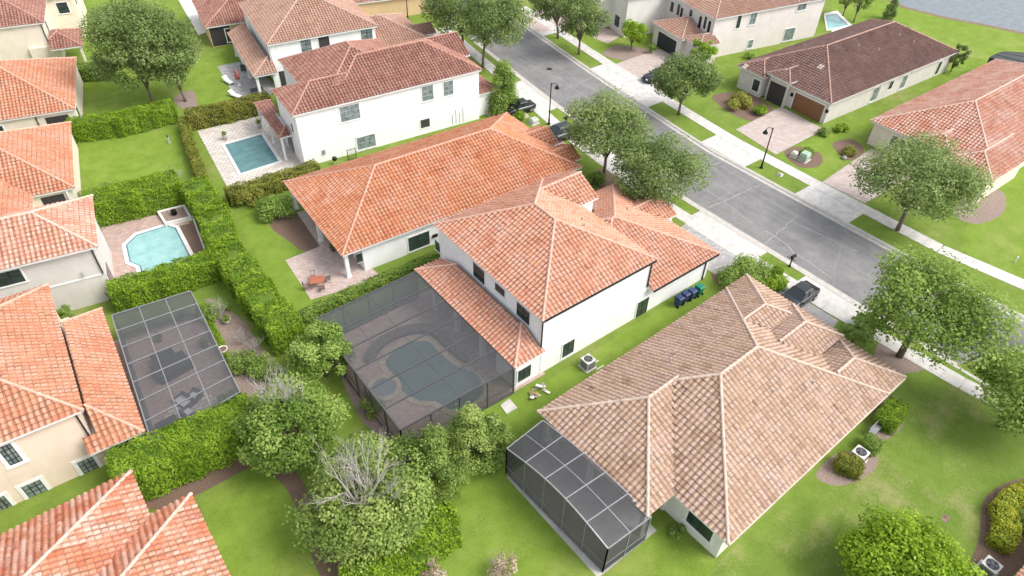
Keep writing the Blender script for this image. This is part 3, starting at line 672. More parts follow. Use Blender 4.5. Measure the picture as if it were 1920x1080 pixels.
# backyards: lawns of their own tint
LZ = [0]
def lawn(poly, mat=GR_BRIGHT): LZ[0] += 1; g = MB(); g.sheet(poly, 0.004+0.003*(LZ[0] % 3)); struct('lawn', g, mat)
lawn(px((150, 268), (330, 240), (362, 320), (345, 340), (160, 372)))
lawn(px((160, 150), (285, 130), (340, 195), (160, 222)))
lawn(px((340, 130), (420, 90), (505, 185), (350, 220)))
lawn(px((180, -60), (150, 20), (160, 130), (200, 120), (215, -60)))
lawn(px((440, 400), (520, 385), (560, 470), (535, 488), (590, 560), (560, 600), (520, 560)))
lawn(px((360, 905), (500, 855), (560, 900), (640, 1080), (660, 1200), (430, 1200), (420, 1060)))
lawn(px((800, 800), (1000, 730), (1300, 540), (1340, 560), (1130, 700), (960, 830), (960, 900), (1130, 1085), (1240, 985), (1350, 1060), (1350, 1200), (800, 1200)))
lawn(px((1840, 330), (1920, 300), (2100, 400), (2100, 620), (1800, 470)))
lawn(px((1560, -20), (1960, 70), (2000, 160), (1800, 160), (1560, 60)))
lawn(px((1470, 280), (1640, 215), (1650, 240), (1560, 320), (1530, 340), (1450, 290)))
lawn([(69.2, 44.6), (78.5, 45.2), (80, 54), (70.3, 54)], GR); lawn([(70.6, 67.3), (79.5, 66.5), (81, 79), (72.2, 80)], GR_BRIGHT)
LZ[0] = 10
lawn(px((1340, 1060), (1720, 700), (2000, 640), (2200, 1000), (2000, 1300), (1300, 1300)), GR_DRY)
# beds
def bed(name, poly, mat=MULCH, z=0.012, sub=5):
    P = [Vector((*p, 0)) for p in poly]; n = len(P); out = []
    for i in range(n):
        a, b, c, d = P[i-1], P[i], P[(i+1) % n], P[(i+2) % n]
        for k in range(sub):
            t = k/sub; out.append(tuple((0.5*((2*b)+(c-a)*t+(2*a-5*b+4*c-d)*t*t+(3*b-a-3*c+d)*t**3))[:2]))
    g = MB(); g.sheet(out, z); return struct(name, g, mat)
bed('mulch_bed', px((505, 420), (555, 400), (600, 458), (570, 470), (545, 455)), MULCH)
bed('mulch_bed', px((385, 560), (455, 600), (480, 640), (520, 690), (470, 760), (440, 740), (430, 660)), MULCHG)
bed('mulch_bed', px((490, 845), (540, 865), (600, 960), (650, 1060), (640, 1090), (600, 1080), (545, 930), (500, 880)), MULCH, 0.016)
bed('mulch_bed', px((640, 700), (690, 720), (760, 800), (740, 830), (680, 790)), MULCHG)
bed('mulch_bed', px((1650, 640), (1700, 650), (1740, 685), (1700, 700), (1640, 690)), MULCHG, 0.016)
bed('mulch_bed', px((1650, 750), (1685, 748), (1695, 795), (1660, 825), (1625, 830)), MULCHG, 0.016)
bed('mulch_bed', px((1530, 890), (1570, 850), (1640, 850), (1640, 880), (1600, 905), (1560, 910)), MULCHG, 0.016)
bed('mulch_bed', px((1470, 285), (1500, 275), (1540, 290), (1535, 312), (1495, 312)), MULCH, 0.016)
bed('mulch_bed', px((1335, 180), (1400, 175), (1450, 205), (1430, 230), (1375, 215)), MULCH, 0.016)
bed('mulch_bed', px((1115, 320), (1150, 320), (1160, 350), (1125, 355)), MULCH, 0.016)
bed('mulch_bed', px((1820, 355), (1880, 360), (1880, 400), (1830, 420), (1790, 400)), MULCHG, 0.016)
bed('mulch_bed', px((1130, 100), (1160, 85), (1220, 95), (1210, 115), (1160, 112)), MULCHG, 0.016)
bed('mulch_bed', px((1340, 475), (1400, 500), (1450, 560), (1420, 560), (1340, 530)), MULCH, 0.016)
bed('mulch_bed', px((325, 185), (360, 170), (370, 200), (345, 205)), MULCHG, 0.016)
bed('mulch_bed', px((1560, 270), (1600, 262), (1620, 285), (1590, 300)), MULCH, 0.016)
bed('soil_strip', px((205, 912), (300, 955), (490, 862), (480, 845), (270, 920)), MULCH, 0.018)
bed('mulch_bed', px((1835, 1010), (1850, 930), (1930, 900), (1960, 1000), (1880, 1090), (1820, 1070)), MULCH, 0.02)
bed('bare_patch', px((1765, 968), (1778, 965), (1782, 974), (1770, 980)), DIRT, 0.014)
# decks round the pools
def coping(poly, w=0.35, z0=0.02, z1=0.07, mat=COPW, name='pool_coping', parent=None):
    P = [Vector((*p, 0)) for p in poly]; n = len(P); c = sum(P, Vector())/n; g = MB(); out = []
    ar = sum(P[i].x*P[(i+1) % n].y-P[(i+1) % n].x*P[i].y for i in range(n)); sg = 1 if ar > 0 else -1
    for i in range(n):
        a, b, d = P[i-1], P[i], P[(i+1) % n]; e1 = (b-a).normalized(); e2 = (d-b).normalized()
        n1 = Vector((e1.y, -e1.x, 0))*sg; n2 = Vector((e2.y, -e2.x, 0))*sg; m = (n1+n2).normalized(); out.append(b+m*w/max(0.5, m.dot(n1)))
    for i in range(n):
        j = (i+1) % n; g.prism([P[i][:2], out[i][:2], out[j][:2], P[j][:2]], z0, z1)
    return g.build(name, mat, parent)
def smooth_poly(poly, sub=5):
    P = [Vector((*p, 0)) for p in poly]; n = len(P); out = []
    for i in range(n):
        a, b, c, d = P[i-1], P[i], P[(i+1) % n], P[(i+2) % n]
        for k in range(sub):
            t = k/sub; out.append(tuple((0.5*((2*b)+(c-a)*t+(2*a-5*b+4*c-d)*t*t+(3*b-a-3*c+d)*t**3))[:2]))
    return out
def pool(label, poly, wmat, cmat=COPW, w=0.35, group=None):
    cx = sum(p[0] for p in poly)/len(poly); cy = sum(p[1] for p in poly)/len(poly)
    t = thing('swimming_pool', label, 'pool', (cx, cy, 0)); q = shift(poly, cx, cy)
    g = MB(); g.prism(q, -0.015, 0.035); g.build('water', wmat, t); coping(q, w, -0.01, 0.085, cmat, 'coping', t); coping(q, -0.13, 0.03, 0.042, simple('waterline_tile', (0.10, 0.20, 0.26), 0.3), 'waterline_tile', t); return t
paving('pool_deck', px((370, 246), (505, 212), (590, 330), (432, 362)), PAV_WHITE, 0.02)
paving('pool_deck', [(0.2, 55.4), (1.9, 68.4), (9.3, 66.3), (8.7, 56.2)], PAV_RED, 0.02)
P_ = px((422, 272), (490, 253), (523, 303), (452, 326))
pool('square teal swimming pool with a broad white coping on a travertine deck', P_, W_DARK)
P_ = px((236, 458), (255, 440), (315, 424), (328, 428), (360, 492), (350, 500), (270, 522), (252, 496), (241, 488))
P_ = px((236, 460), (256, 441), (314, 423), (330, 428), (357, 480), (362, 512), (270, 530), (262, 500), (243, 492))
lp = pool('pale aqua pool with clipped corners and white coping in the reddish paved yard', P_, W_AQUA)
paving('patio', px((535, 488), (600, 462), (556, 398), (585, 392), (655, 470), (720, 522), (583, 562)), PAV_PINK, 0.02)
paving('patio', px((408, 124), (450, 116), (520, 160), (500, 188), (444, 190)), PAV_GREY, 0.02)
paving('pool_deck', [(-2.6, 36.3), (4.8, 36.4), (5.6, 50.0), (-1.4, 51.0)], PAV_RED, 0.02)
paving('pool_deck', [(12.0, 26.9), (25.2, 26.9), (25.2, 41.0), (12.2, 40.4)], PAV_RED, 0.02)
paving('patio', [(17.1, 12.0), (22.4, 12.0), (22.4, 21.4), (16.9, 21.2)], CONC2, 0.02)
paving('patio', px((318, -30), (345, -30), (388, 60), (372, 66)), COPW, 0.02)
paving('pool_deck', px((1545, 25), (1570, 20), (1600, 50), (1560, 60)), COPW, 0.02)
pool('small aqua pool corner behind the pink-white two-storey house', px((1548, 30), (1568, 27), (1590, 48), (1552, 56)), W_AQUA, COPW, 0.3)
paving('step_pad', px((938, 760), (955, 748), (970, 765), (950, 777)), CONC, 0.05)
# freeform pool, spa and boulders inside the big cage
fp = smooth_poly([(15.5, 35.6), (17.6, 36.3), (19.4, 35.6), (19.6, 33.9), (19.8, 31.9), (20.6, 30.2), (20.2, 28.4), (18.6, 27.9), (17.2, 28.1), (16.6, 29.6), (15.6, 30.6), (15.0, 32.2), (15.3, 33.6)], 5)
t = pool('freeform teal pool with tan stone rim inside the large screen cage', fp, W_TEAL, STONEC, 0.5)
spa = [(14.0+0.95*math.cos(a*PI/9), 33.1+0.95*math.sin(a*PI/9)) for a in range(18)]
cx, cy = 14.0, 33.1; t = thing('hot_tub', 'round raised spa with a stone rim at the edge of the freeform pool', 'spa', (cx, cy, 0)); q = shift(spa, cx, cy)
MB().prism(q, 0, 0.30).build('water', W_SPA, t); coping(q, 0.4, 0, 0.36, STONEC, 'coping', t)
# raised planting shelf behind the pool
sh = smooth_poly([(14.3, 36.6), (16.0, 37.9), (18.8, 37.9), (20.7, 36.6), (20.9, 33.2), (21.0, 31.6), (20.6, 31.6), (20.3, 33.4), (20.1, 36.0), (18.4, 37.1), (16.2, 37.1), (14.7, 36.2)], 3)
t = MB().prism(sh, 0.0, 0.45).build('planter_wall', simple('dark_stone', (0.17, 0.15, 0.14), 0.9, var=0.3, scale=6)); tag(t, 'curved dark stone planter wall wrapping the freeform pool', 'planter')
# lake at the far right
g = MB(); g.sheet(px((1640, -40), (1690, 12), (1770, 33), (1850, 48), (1925, 64), (2100, 110))+[(500, -100), (500, 300), (200, 300)], 0.015); struct('lake', g, W_LAKE)
g = MB(); LK = px((1630, -20), (1690, 12), (1770, 33), (1850, 48), (1925, 64), (2100, 110))
for i in range(len(LK)-1):
    a, b = Vector((*LK[i], 0)), Vector((*LK[i+1], 0)); d = (b-a).normalized(); x = Vector((-d.y, d.x, 0))*0.5; g.prism([(a-x)[:2], (b-x)[:2], (b+x)[:2], (a+x)[:2]], 0.0, 0.02)
struct('shore', g, DIRT)

SEAM = simple('road_seam', (0.36, 0.35, 0.33), 0.9, var=0.2, scale=6)
r_ = random.Random(3)
for a, b in (((1300, 402), (1422, 345)), ((1215, 330), (1372, 300)), ((1055, 168), (1112, 142)), ((1420, 470), (1500, 400)), ((1290, 330), (1560, 520)), ((1130, 235), (1300, 352)), ((1500, 420), (1610, 470)), ((1040, 140), (1180, 240))):
    A, Bv = Vector((*G(*a), 0)), Vector((*G(*b), 0)); n = 14; pts = []
    for i in range(n+1):
        p = A.lerp(Bv, i/n)+Vector((r_.gauss(0, .10), r_.gauss(0, .10), 0))
        if curbW(p.y)+0.5 < p.x < curbE(p.y)-0.5: pts.append(p)
    g = MB()
    for p, q in zip(pts, pts[1:]):
        d = (q-p).normalized(); x = Vector((-d.y, d.x, 0))*r_.uniform(.03, .07); g.add([(*(p-x)[:2], -.105), (*(p+x)[:2], -.105), (*(q+x)[:2], -.105), (*(q-x)[:2], -.105)], [(0, 3, 2, 1)])
    if g.v: struct('road_seam', g, SEAM)
# ------------------------------------------------------------------ houses
# single-storey house with the broad orange roof (middle)
h = House('single_storey_house', 'white single-storey house under the widest bright orange tile roof, beside the red patio table', (17.6, 46.3), -3.0, WHITE, T_MAIN)
h.roof.block(0, 27.4, 0, 14.2, 3.05, 0.46)
h.w.box(2.1, 26.9, 0.5, 13.7, -0.05, 3.0); h.planes[0] = (2.1, 26.9, 0.5, 13.7); h.nb = 1
a = h.B(20, 28.4, 5.4, 9.6, 3.05, 0.48, 'NS', gab='E'); b = h.B(20, 28.4, 1.4, 4.9, 3.05, 0.48, 'NS', gab='E')
h.win('S', 0, (765, 432), (806, 472), 2, 2); h.win('S', 0, (671, 476), (676, 492), 1, 1, tw=0)
h.post(0.5, 0.6, 2.95, 0.35); h.post(0.5, 13.5, 2.95, 0.35); h.post(0.5, 7, 2.95, 0.35)
h.panel('W', 2.1, 3.2, 6.4, 0.05, 2.3, GLASS, 'sliding_door'); h.panel('W', 2.1, 8.2, 11.4, 0.05, 2.3, GLASS, 'sliding_door')
h.vents([(8, 9.8), (15, 4.4), (16.2, 4.9), (19, 9.5)]); h.downspout(26.6, 0.42, 0, 2.9)
h.panel('S', 0.5, 9.3, 9.9, 0.9, 1.2, DTRIM, 'meter_box', 0.12)
h.done()
# two-storey house with the large screened pool
h = House('two_storey_house', 'white two-storey house with salmon roof in front of the freeform pool cage', (24.5, 26.9), 0, WHITE, T_TWO, ov=0.28)
A = h.B(0, 12.2, 0, 14.8, 6.3, 0.5)
h.w.box(0.3, 20.4, 0.26, 13.4, -0.05, 2.9)
F = h.B(6.5, 20.8, -0.3, 13.6, 3.05, 0.42, clips=[(1, 0, -12.05)], wall=False)
h.B(14, 22.2, 6.1, 10.5, 3.05, 0.5, 'NS', gab='E')
h.B(4, 14.5, 9.4, 14.78, 6.3, 0.5, 'NS', wall=False, gab='E'); h.w.box(8.0, 14.15, 9.8, 14.4, -0.05, 6.2); h.w.box(11.0, 16.3, 11.9, 14.3, -0.05, 2.9)
h.B(-2.7, 6.0, -0.25, 14.0, 3.05, 0.42, clips=[(-1, 0, 0.30)], wall=False)
h.w.box(-2.3, 0.35, 0.28, 2.6, -0.05, 3.0)
h.win('S', 0.26, (1190, 555), (1217, 598), 2, 3); h.win('S', 0.26, (1053, 634), (1077, 672), 2, 3); h.win('S', 0.26, (970, 682), (995, 718), 2, 3)
h.win('W', A, (888, 490), (909, 535), 1, 3, tw=0.05); h.win('W', A, (929, 528), (947, 558), 1, 2, tw=0.05); h.win('W', A, (969, 564), (994, 611), 2, 3, tw=0.05); h.win('W', A, (816, 448), (826, 475), 1, 2, tw=0.05)
for y in (4.6, 8.2, 11.6): h.post(-2.2, y, 2.95, 0.42)
h.panel('W', 0.3, 4.0, 7.0, 0.05, 2.35, GLASS, 'sliding_door'); h.panel('W', 0.3, 8.6, 12.0, 0.05, 2.35, GLASS, 'sliding_door')
h.gutter('S', 0.0, 0.1, 12.1, 6.3); h.downspout(0.22, 0.2, 3.1, 6.15); h.downspout(11.9, 0.2, 3.3, 6.15); h.gutter('S', -0.3, 12.2, 20.7, 3.05); h.downspout(19.9, 0.2, 0, 2.9); h.downspout(-2.4, 0.2, 0, 2.9)
h.vents([(8.6, 5.2), (9.5, 6.4), (3.0, 9.0), (15.5, 3.4), (17, 8)])
h.done()
# tan house with the curved screen room
h = House('tan_roof_house', 'single-storey house with tan tile roof filling the lower right centre', (24.1, 7.9), 1.6, WHITE2, T_TAN, ov=0.5, amp=0.055, lip=0.05)
h.B(-3.0, 5.2, 4.3, 14.73, 3.05, 0.5, 'NSW', wall=False)
M = h.B(-0.55, 18.3, 0, 14.7, 3.05, 0.5)
h.w.box(-0.2, 3, 4.9, 14.0, -0.05, 2.9)
h.B(8, 21.2, 6.0, 14.75, 3.05, 0.5, 'NSE')
h.B(11, 20.9, 0.02, 6.1, 3.05, 0.5, 'NSE')
h.B(11.5, 20.0, 5.0, 9.6, 4.0, 0.5, 'NSE')
h.post(-2.6, 4.75, 2.95, 0.32); h.post(-2.5, 13.9, 2.95, 0.32); h.post(-2.6, 9.6, 2.95, 0.36)
h.panel('W', -0.2, 6.0, 9.0, 0.05, 2.3, GLASS, 'sliding_door'); h.panel('W', -0.2, 10.0, 12.6, 0.05, 2.3, GLASS, 'sliding_door')
h.win('W', M, (1286, 946), (1342, 1016), 2, 1, tw=0.16)
h.vents([(7.5, 11.6), (6.6, 11.2), (11.6, 11.4), (9.5, 4.6), (13, 3.5)])
h.gutter('S', 0.0, -0.5, 20.8, 3.05, FASCIA)
h.panel('E', 20.7, 9.0, 10.2, 0.02, 2.2, DTRIM, 'front_door'); h.garage('E', 20.4, 1.0, 5.0, 2.2, BLKDOOR)
h.done()
# white two-storey with brown-red roof and square pool
h = House('two_storey_house', 'long white two-storey house with brown-red roof beside the square teal pool', (22.62, 66.4), -5.5, WHITE, T_RED, ov=0.3, amp=0.11)
h.B(0, 10, 0.02, 7.0, 6.5, 0.48, 'NSW'); M = h.B(4.5, 23.3, 0.0, 10.6, 6.5, 0.5); h.B(3.2, 16.2, 0.04, 14.4, 6.5, 0.5)
h.B(13, 24.2, 4.4, 11.2, 6.5, 0.5, 'NS', gab='E')
h.B(18, 26.0, 0.6, 6.5, 3.05, 0.5); h.B(-1.3, 4, 2.4, 12.0, 3.05, 0.45, 'WSN', clips=[(-1, 0, 0.36)], wall=False)
h.post(-1.0, 2.8, 2.95, 0.22, TRIM); h.post(-1.0, 7.2, 2.95, 0.22, TRIM); h.post(-1.0, 11.6, 2.95, 0.22, TRIM)
h.win('S', M, (636, 193), (676, 230), 2, 3, glass=GLASSG, frame=GFRAME); h.win('S', M, (790, 158), (813, 191), 2, 3, glass=GLASSG, frame=GFRAME); h.win('S', M, (831, 150), (850, 181), 2, 3, glass=GLASSG, frame=GFRAME); h.win('S', M, (788, 221), (806, 241), 1, 1, glass=DARKIN); h.win('S', M, (668, 250), (705, 282), 2, 2, glass=GLASSG, frame=GFRAME)
h.win('W', 0, (546, 230), (551, 248), 1, 2, tw=0.05); h.win('W', 0, (545, 275), (549, 285), 1, 1, tw=0.04)
h.panel('W', 0.33, 3.4, 5.6, 0.05, 2.2, GLASS, 'sliding_door')
h.downspout(0.4, 0.22, 0, 6.4, TRIM); h.panel('S', 0.3, 2.6, 2.9, 1.0, 1.5, simple('grey_box', (0.3, 0.31, 0.32), 0.6), 'meter_box', 0.15)
for i in range(4): h.panel('S', 0.3, 19.2+i*0.5, 19.3+i*0.5, 0.3, 1.6+0.5*(i % 2), TRIM, 'conduit', 0.08)
h.done()
# white/taupe house north of it
h = House('two_storey_house', 'white two-storey house with taupe roof and a covered lanai beside the grey patio', (28.2, 86.6), -9.0, WHITE, T_TAUPE, ov=0.35)
M = h.B(0, 14.9, 0, 16.3, 6.0, 0.45); h.B(-2.75, 3, -1.8, 14.0, 3.05, 0.42, 'WS', clips=[(-1, 0, 0.3)], wall=False)
h.B(14.0, 22.2, -0.5, 10.5, 3.05, 0.45, 'NSE'); h.B(16, 24, 1.4, 5.2, 3.05, 0.45, 'NS', gab='E')
h.post(-2.3, -1.3, 2.95, 0.35); h.post(-0.1, -1.3, 2.95, 0.35); h.post(-2.3, 5, 2.95, 0.35); h.post(-2.3, 13, 2.95, 0.35); h.w.box(-2.2, 0.6, 5, 13.6, -0.05, 2.9)
h.win('S', M, (563, 73), (586, 102), 2, 3, tw=0.03, glass=GLASSG); h.win('S', M, (596, 66), (619, 90), 1, 1, tw=0.03, glass=DARKIN); h.win('S', M, (676, 52), (699, 77), 2, 3, tw=0.03, glass=GLASSG)
h.downspout(0.2, 0.3, 0, 5.9, TRIM); h.panel('S', 0.35, 0.8, 3.2, 0.05, 2.2, DARKIN, 'sliding_door')
h.done()
# apricot house behind
h = House('single_storey_house', 'apricot house with orange tile roof and dark screened porch at the far top left centre', (25.8, 104.5), -10, APRC, T_RED, ov=0.4)
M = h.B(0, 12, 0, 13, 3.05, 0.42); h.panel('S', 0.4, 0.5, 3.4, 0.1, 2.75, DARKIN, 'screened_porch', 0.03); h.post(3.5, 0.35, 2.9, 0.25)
h.win('S', M, (421, 52), (438, 80), 1, 2, glass=GLASSG); h.done()
h = House('single_storey_house', 'pale peach tiled roof of the house at the top edge behind the taupe roof', (46.5, 101.5), -14, APRC, T_TAUPE, ov=0.4)
h.B(-2, 15, 0, 15, 3.05, 0.42); h.done()
# far Spanish-style house
h = House('arched_entry_house', 'white house with an arched dark door at the top edge beside the path', (78.6, 72.5), -14, WHITE2, T_TAUPE, ov=0.35)
h.B(0, 16, 0, 17, 6.0, 0.45); h.w.box(-1.6, 3, 5.0, 9.0, -0.05, 4.6)
m = MB()
def arch(mb, x, y, w, hh, d=0.06, n=10):
    pts = [(y-w/2, 0.05)]+[(y-w/2*math.cos(PI*i/n), hh-w/2+w/2*math.sin(PI*i/n)) for i in range(n+1)]+[(y+w/2, 0.05)]
    k = len(pts); mb.add([(x, p[0], p[1]) for p in pts]+[(x-d, p[0], p[1]) for p in pts], [tuple(range(k)), tuple(range(2*k-1, k-1, -1))]+[(i, i+k, (i+1) % k+k, (i+1) % k) for i in range(k)])
arch(m, -1.62, 7.0, 2.0, 3.6); m.build('arched_door', simple('dark_brown_door', (0.09, 0.045, 0.03), 0.6), h.t)
h.winl('W', 0.35, 2.0, 3.4, 0.9, 2.6, 2, 3); h.winl('W', 0.35, 10.6, 12.0, 0.9, 2.6, 2, 3); h.winl('W', 0.35, 6.0, 7.4, 3.7, 5.2, 2, 2); h.done()
# pink-white two-storey across the road
h = House('two_storey_house', 'pinkish white two-storey house with black garage door across the road', (83.2, 59.6), -11.0, PINKW, T_TAUPE, ov=0.35)
M = h.B(0, 22, 0, 14, 6.0, 0.42)
g0 = h.local(*G(1325, 88, 3.05)); g1 = h.local(*G(1225, 42, 3.05))
h.B(-3.2, 4, g0[1]+0.2, g0[1]+4.2, 3.05, 0.4, 'SNW', clips=[(-1, 0, 0.4)], wall=False); h.B(-4.0, 4, g0[1]+3.4, g1[1]+0.2, 3.05, 0.4, 'NWS', clips=[(-1, 0, 0.4)], wall=False); h.w.box(-2.85, 0.45, g0[1]+0.6, g0[1]+3.9, -0.05, 2.95); h.w.box(-3.65, 0.40, g0[1]+3.8, g1[1]-0.2, -0.05, 2.95)
h.garage('W', -3.65, g0[1]+4.7, g0[1]+9.2, 2.3, BLKDOOR)
for tl, br in (((1240, 0), (1247, 18)), ((1256, 2), (1265, 24)), ((1268, 6), (1277, 30)), ((1292, 17), (1300, 32)), ((1318, 30), (1327, 55))): h.win('W', M, tl, br, 1, 3, tw=0.1)
for a_, b_ in ((1233, 0), (1278, 12), (1313, 28), (1330, 37)):
    y_, z_ = h.hit(a_, b_+12, 'W', 0.35); h.panel('W', 0.35, y_-0.22, y_+0.22, z_-0.9, z_+0.7, BLACKM, 'shutter', 0.07)
h.win('S', M, (1378, 26), (1392, 55), 1, 2); h.win('S', M, (1403, 21), (1421, 47), 2, 2, glass=GLASSG, frame=GFRAME); h.win('S', M, (1466, 50), (1492, 79), 2, 2, glass=GLASSG, frame=GFRAME); h.win('S', M, (1400, 74), (1413, 91), 1, 2, glass=GLASSG, frame=GFRAME); h.win('S', M, (1493, -6), (1517, 21), 2, 2, glass=GLASSG, frame=GFRAME)
h.done()
# dark brown roof, brown garage
h = House('brown_roof_house', 'single-storey beige house with dark brown roof and wooden brown garage door', (79.9, 37.7), -2.6, GREY_ST, T_BROWN, ov=0.45, amp=0.1)
M = h.B(0, 29.6, 0, 14.2, 3.05, 0.47)
h.B(-1.2, 8, 9.4, 14.1, 3.05, 0.45, 'NSW'); h.B(-0.8, 9, 5.8, 9.6, 3.6, 0.42, 'NSW')
h.garage('W', 0.44, 0.9, 5.4, 2.3, WOODG)
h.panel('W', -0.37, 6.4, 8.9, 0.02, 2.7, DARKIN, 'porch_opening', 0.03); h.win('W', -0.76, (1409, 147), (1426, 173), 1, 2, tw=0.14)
h.win('S', M, (1629, 160), (1653, 192), 2, 2, glass=GLASSG, frame=GFRAME); h.win('S', M, (1663, 150), (1677, 169), 1, 1); h.win('S', M, (1684, 139), (1704, 168), 2, 2, glass=GLASSG, frame=GFRAME); h.win('S', M, (1750, 113), (1768, 142), 1, 2)
h.downspout(0.4, 0.35, 0, 2.95, TRIM); h.downspout(11.5, 0.4, 0, 2.95, TRIM); h.downspout(29.0, 0.35, 0, 2.95, TRIM)
h.panel('W', 0.45, 0.25, 0.6, 1.6, 2.0, BLACKM, 'wall_lantern', 0.2); h.panel('W', 0.45, 5.65, 5.95, 1.6, 2.0, BLACKM, 'wall_lantern', 0.2)
for x_, y_ in ((12, 5.5), (15, 4.1), (21, 5.0), (22.4, 3.4), (8.5, 11.2), (24, 5.5)): h.vents([(x_, y_)])
h.done()
# faded salmon roof right
h = House('salmon_roof_house', 'house with blotchy faded salmon roof at the right edge behind the big street tree', (79.8, 17.9), -1.0, CREAM, T_PINK, ov=0.45)
M = h.B(0, 31, 0, 14.6, 3.05, 0.47); h.B(-1.6, 8, -0.6, 5.2, 3.05, 0.45, 'NSW'); h.B(-0.9, 9, 4.6, 8.9, 3.5, 0.45, 'NSW')
h.winl('S', 0.45, 4.6, 6.0, 0.9, 2.3, 2, 2); h.winl('S', 0.45, 9, 10.4, 0.9, 2.3, 2, 2); h.winl('W', 0.45, 10, 11.6, 0.9, 2.3, 2, 2); h.garage('W', -1.15, 0.2, 4.2, 2.2, WOODG)
h.done()
# left column, bottom to top
h = House('terracotta_roof_house', 'striped terracotta hip roofs filling the bottom left corner', (-3.45, 34.5), 0, CREAM, T_BAND, ov=0.4)
h.B(-16, 0, -14.5, 0, 3.05, 0.5); h.B(-16, 2.5, -22, -3.95, 3.05, 0.5); h.done()
h = House('two_storey_house', 'peach two-storey house with bright terracotta roof beside the grey screen cage on the left', (-4.35, 38.4), -3.2, PEACH, T_LEFT, ov=0.4)
M = h.B(-16, 0, 0, 14.6, 6.0, 0.5); h.B(-6.5, 2.55, -1.06, 13.4, 3.05, 0.74, clips=[(1, 0, 0.9)], wall=False)
h.w.box(-9, 0.2, 0.42, 14.0, -0.05, 2.9); h.post(2.1, -0.65, 2.95, 0.22); h.post(1.5, -0.65, 2.95, 0.22); h.post(2.1, 6, 2.95, 0.25); h.post(2.1, 12.9, 2.95, 0.25)
gl = dict(nx=3, nz=4, tw=0.24, glass=GLASSG)
def winpx(tl, br, **k): h.win('S', M, tl, br, **k)
winpx((-8, 828), (46, 875), **gl); winpx((143, 854), (193, 898), **gl); winpx((39, 898), (96, 941), **gl); winpx((-22, 926), (34, 971), **gl); winpx((-80, 865), (-40, 900), **gl)
h.downspout(-0.55, 0.3, 3.2, 5.9); h.panel('E', 0.2, 3, 6, 0.05, 2.3, GLASS, 'sliding_door'); h.panel('E', 0.2, 8, 11, 0.05, 2.3, GLASS, 'sliding_door')
h.panel('S', -0.5, 0.35, 1.95, 0.1, 2.75, DARKIN, 'lanai_screen', 0.02)
h.done()
h = House('two_storey_house', 'pale grey two-storey house with salmon roof beside the aqua pool', (0.7, 55.7), -10.5, GREY_ST, T_PINK, ov=0.5)
M = h.B(-16, 0, 0, 8.2, 6.0, 0.5); h.panel('S', 0.5, -10, -0.55, 2.85, 2.98, TRIM, 'band', 0.05)
h.win('S', M, (-60, 503), (50, 550), 4, 2, tw=0.14); h.downspout(-0.6, 0.4, 3.0, 5.9); h.vent(-2.0, 0.3, 3.4)
h.panel('E', -0.5, 1, 3, 0.05, 2.3, GLASS, 'sliding_door')
h.done()
h = House('single_storey_house', 'single-storey house with orange roof and a small recessed porch at the left edge', (1.3, 71.5), -11, CREAM, T_LEFT, ov=0.35)
h.B(-16, 0, 0, 14.6, 3.05, 0.5); h.B(-17, -3.6, -7.5, 8, 3.05, 0.5)
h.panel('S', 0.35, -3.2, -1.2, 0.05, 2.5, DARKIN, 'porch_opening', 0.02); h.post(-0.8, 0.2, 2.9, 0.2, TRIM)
h.vent(-8, 11.5, 4.9)
h.done()
h = House('single_storey_house', 'peach single-storey house with salmon roof second from the top on the left', (5.2, 88.8), -13, CREAM, T_LEFT, ov=0.3)
M = h.B(-17, 0, 0, 15.4, 3.1, 0.5); h.panel('S', 0.3, -3.4, -1.0, 0.1, 2.5, DARKIN, 'porch_opening', 0.02); h.win('S', M, (-5, 236), (8, 250), 1, 1, tw=0.15); h.downspout(-4.2, 0.2, 0, 3.0)
h.winl('E', -0.3, 2.0, 3.2, 0.9, 2.2, 1, 2)
h.done()
h = House('two_storey_house', 'cream two-storey house with maroon roof in the top left corner', (7.2, 110.3), -13, CREAM, T_RED, ov=0.35)
h.B(-16, 0, 0, 13, 6.0, 0.5); h.B(-2, 3.6, -2.0, 4.5, 3.05, 0.45, clips=[(1, 0, 0.3)], wall=False); h.post(3.2, -1.6, 2.9, 0.3); h.w.box(-3, 0.3, -0.2, 4.5, -0.05, 2.9)
h.B(-10, 3.4, 9.5, 22, 6.0, 0.45); h.winl('E', -0.35, 2.2, 3.6, 3.7, 5.2, 1, 2); h.winl('E', 3.05, 12, 13.4, 3.7, 5.2, 1, 2); h.winl('S', 9.85, 0.8, 2.2, 3.7, 5.2, 1, 2)
h.downspout(-0.5, 0.25, 0, 5.9)
h.done()
# corner of one more roof, bottom right
h = House('pink_roof_house', 'corner of a pinkish roof at the very bottom right edge', G(1893, 1092, 3.05), -3, WHITE2, T_PINK, ov=0.4)
h.B(0, 16, -14, 0, 3.05, 0.45); h.done()
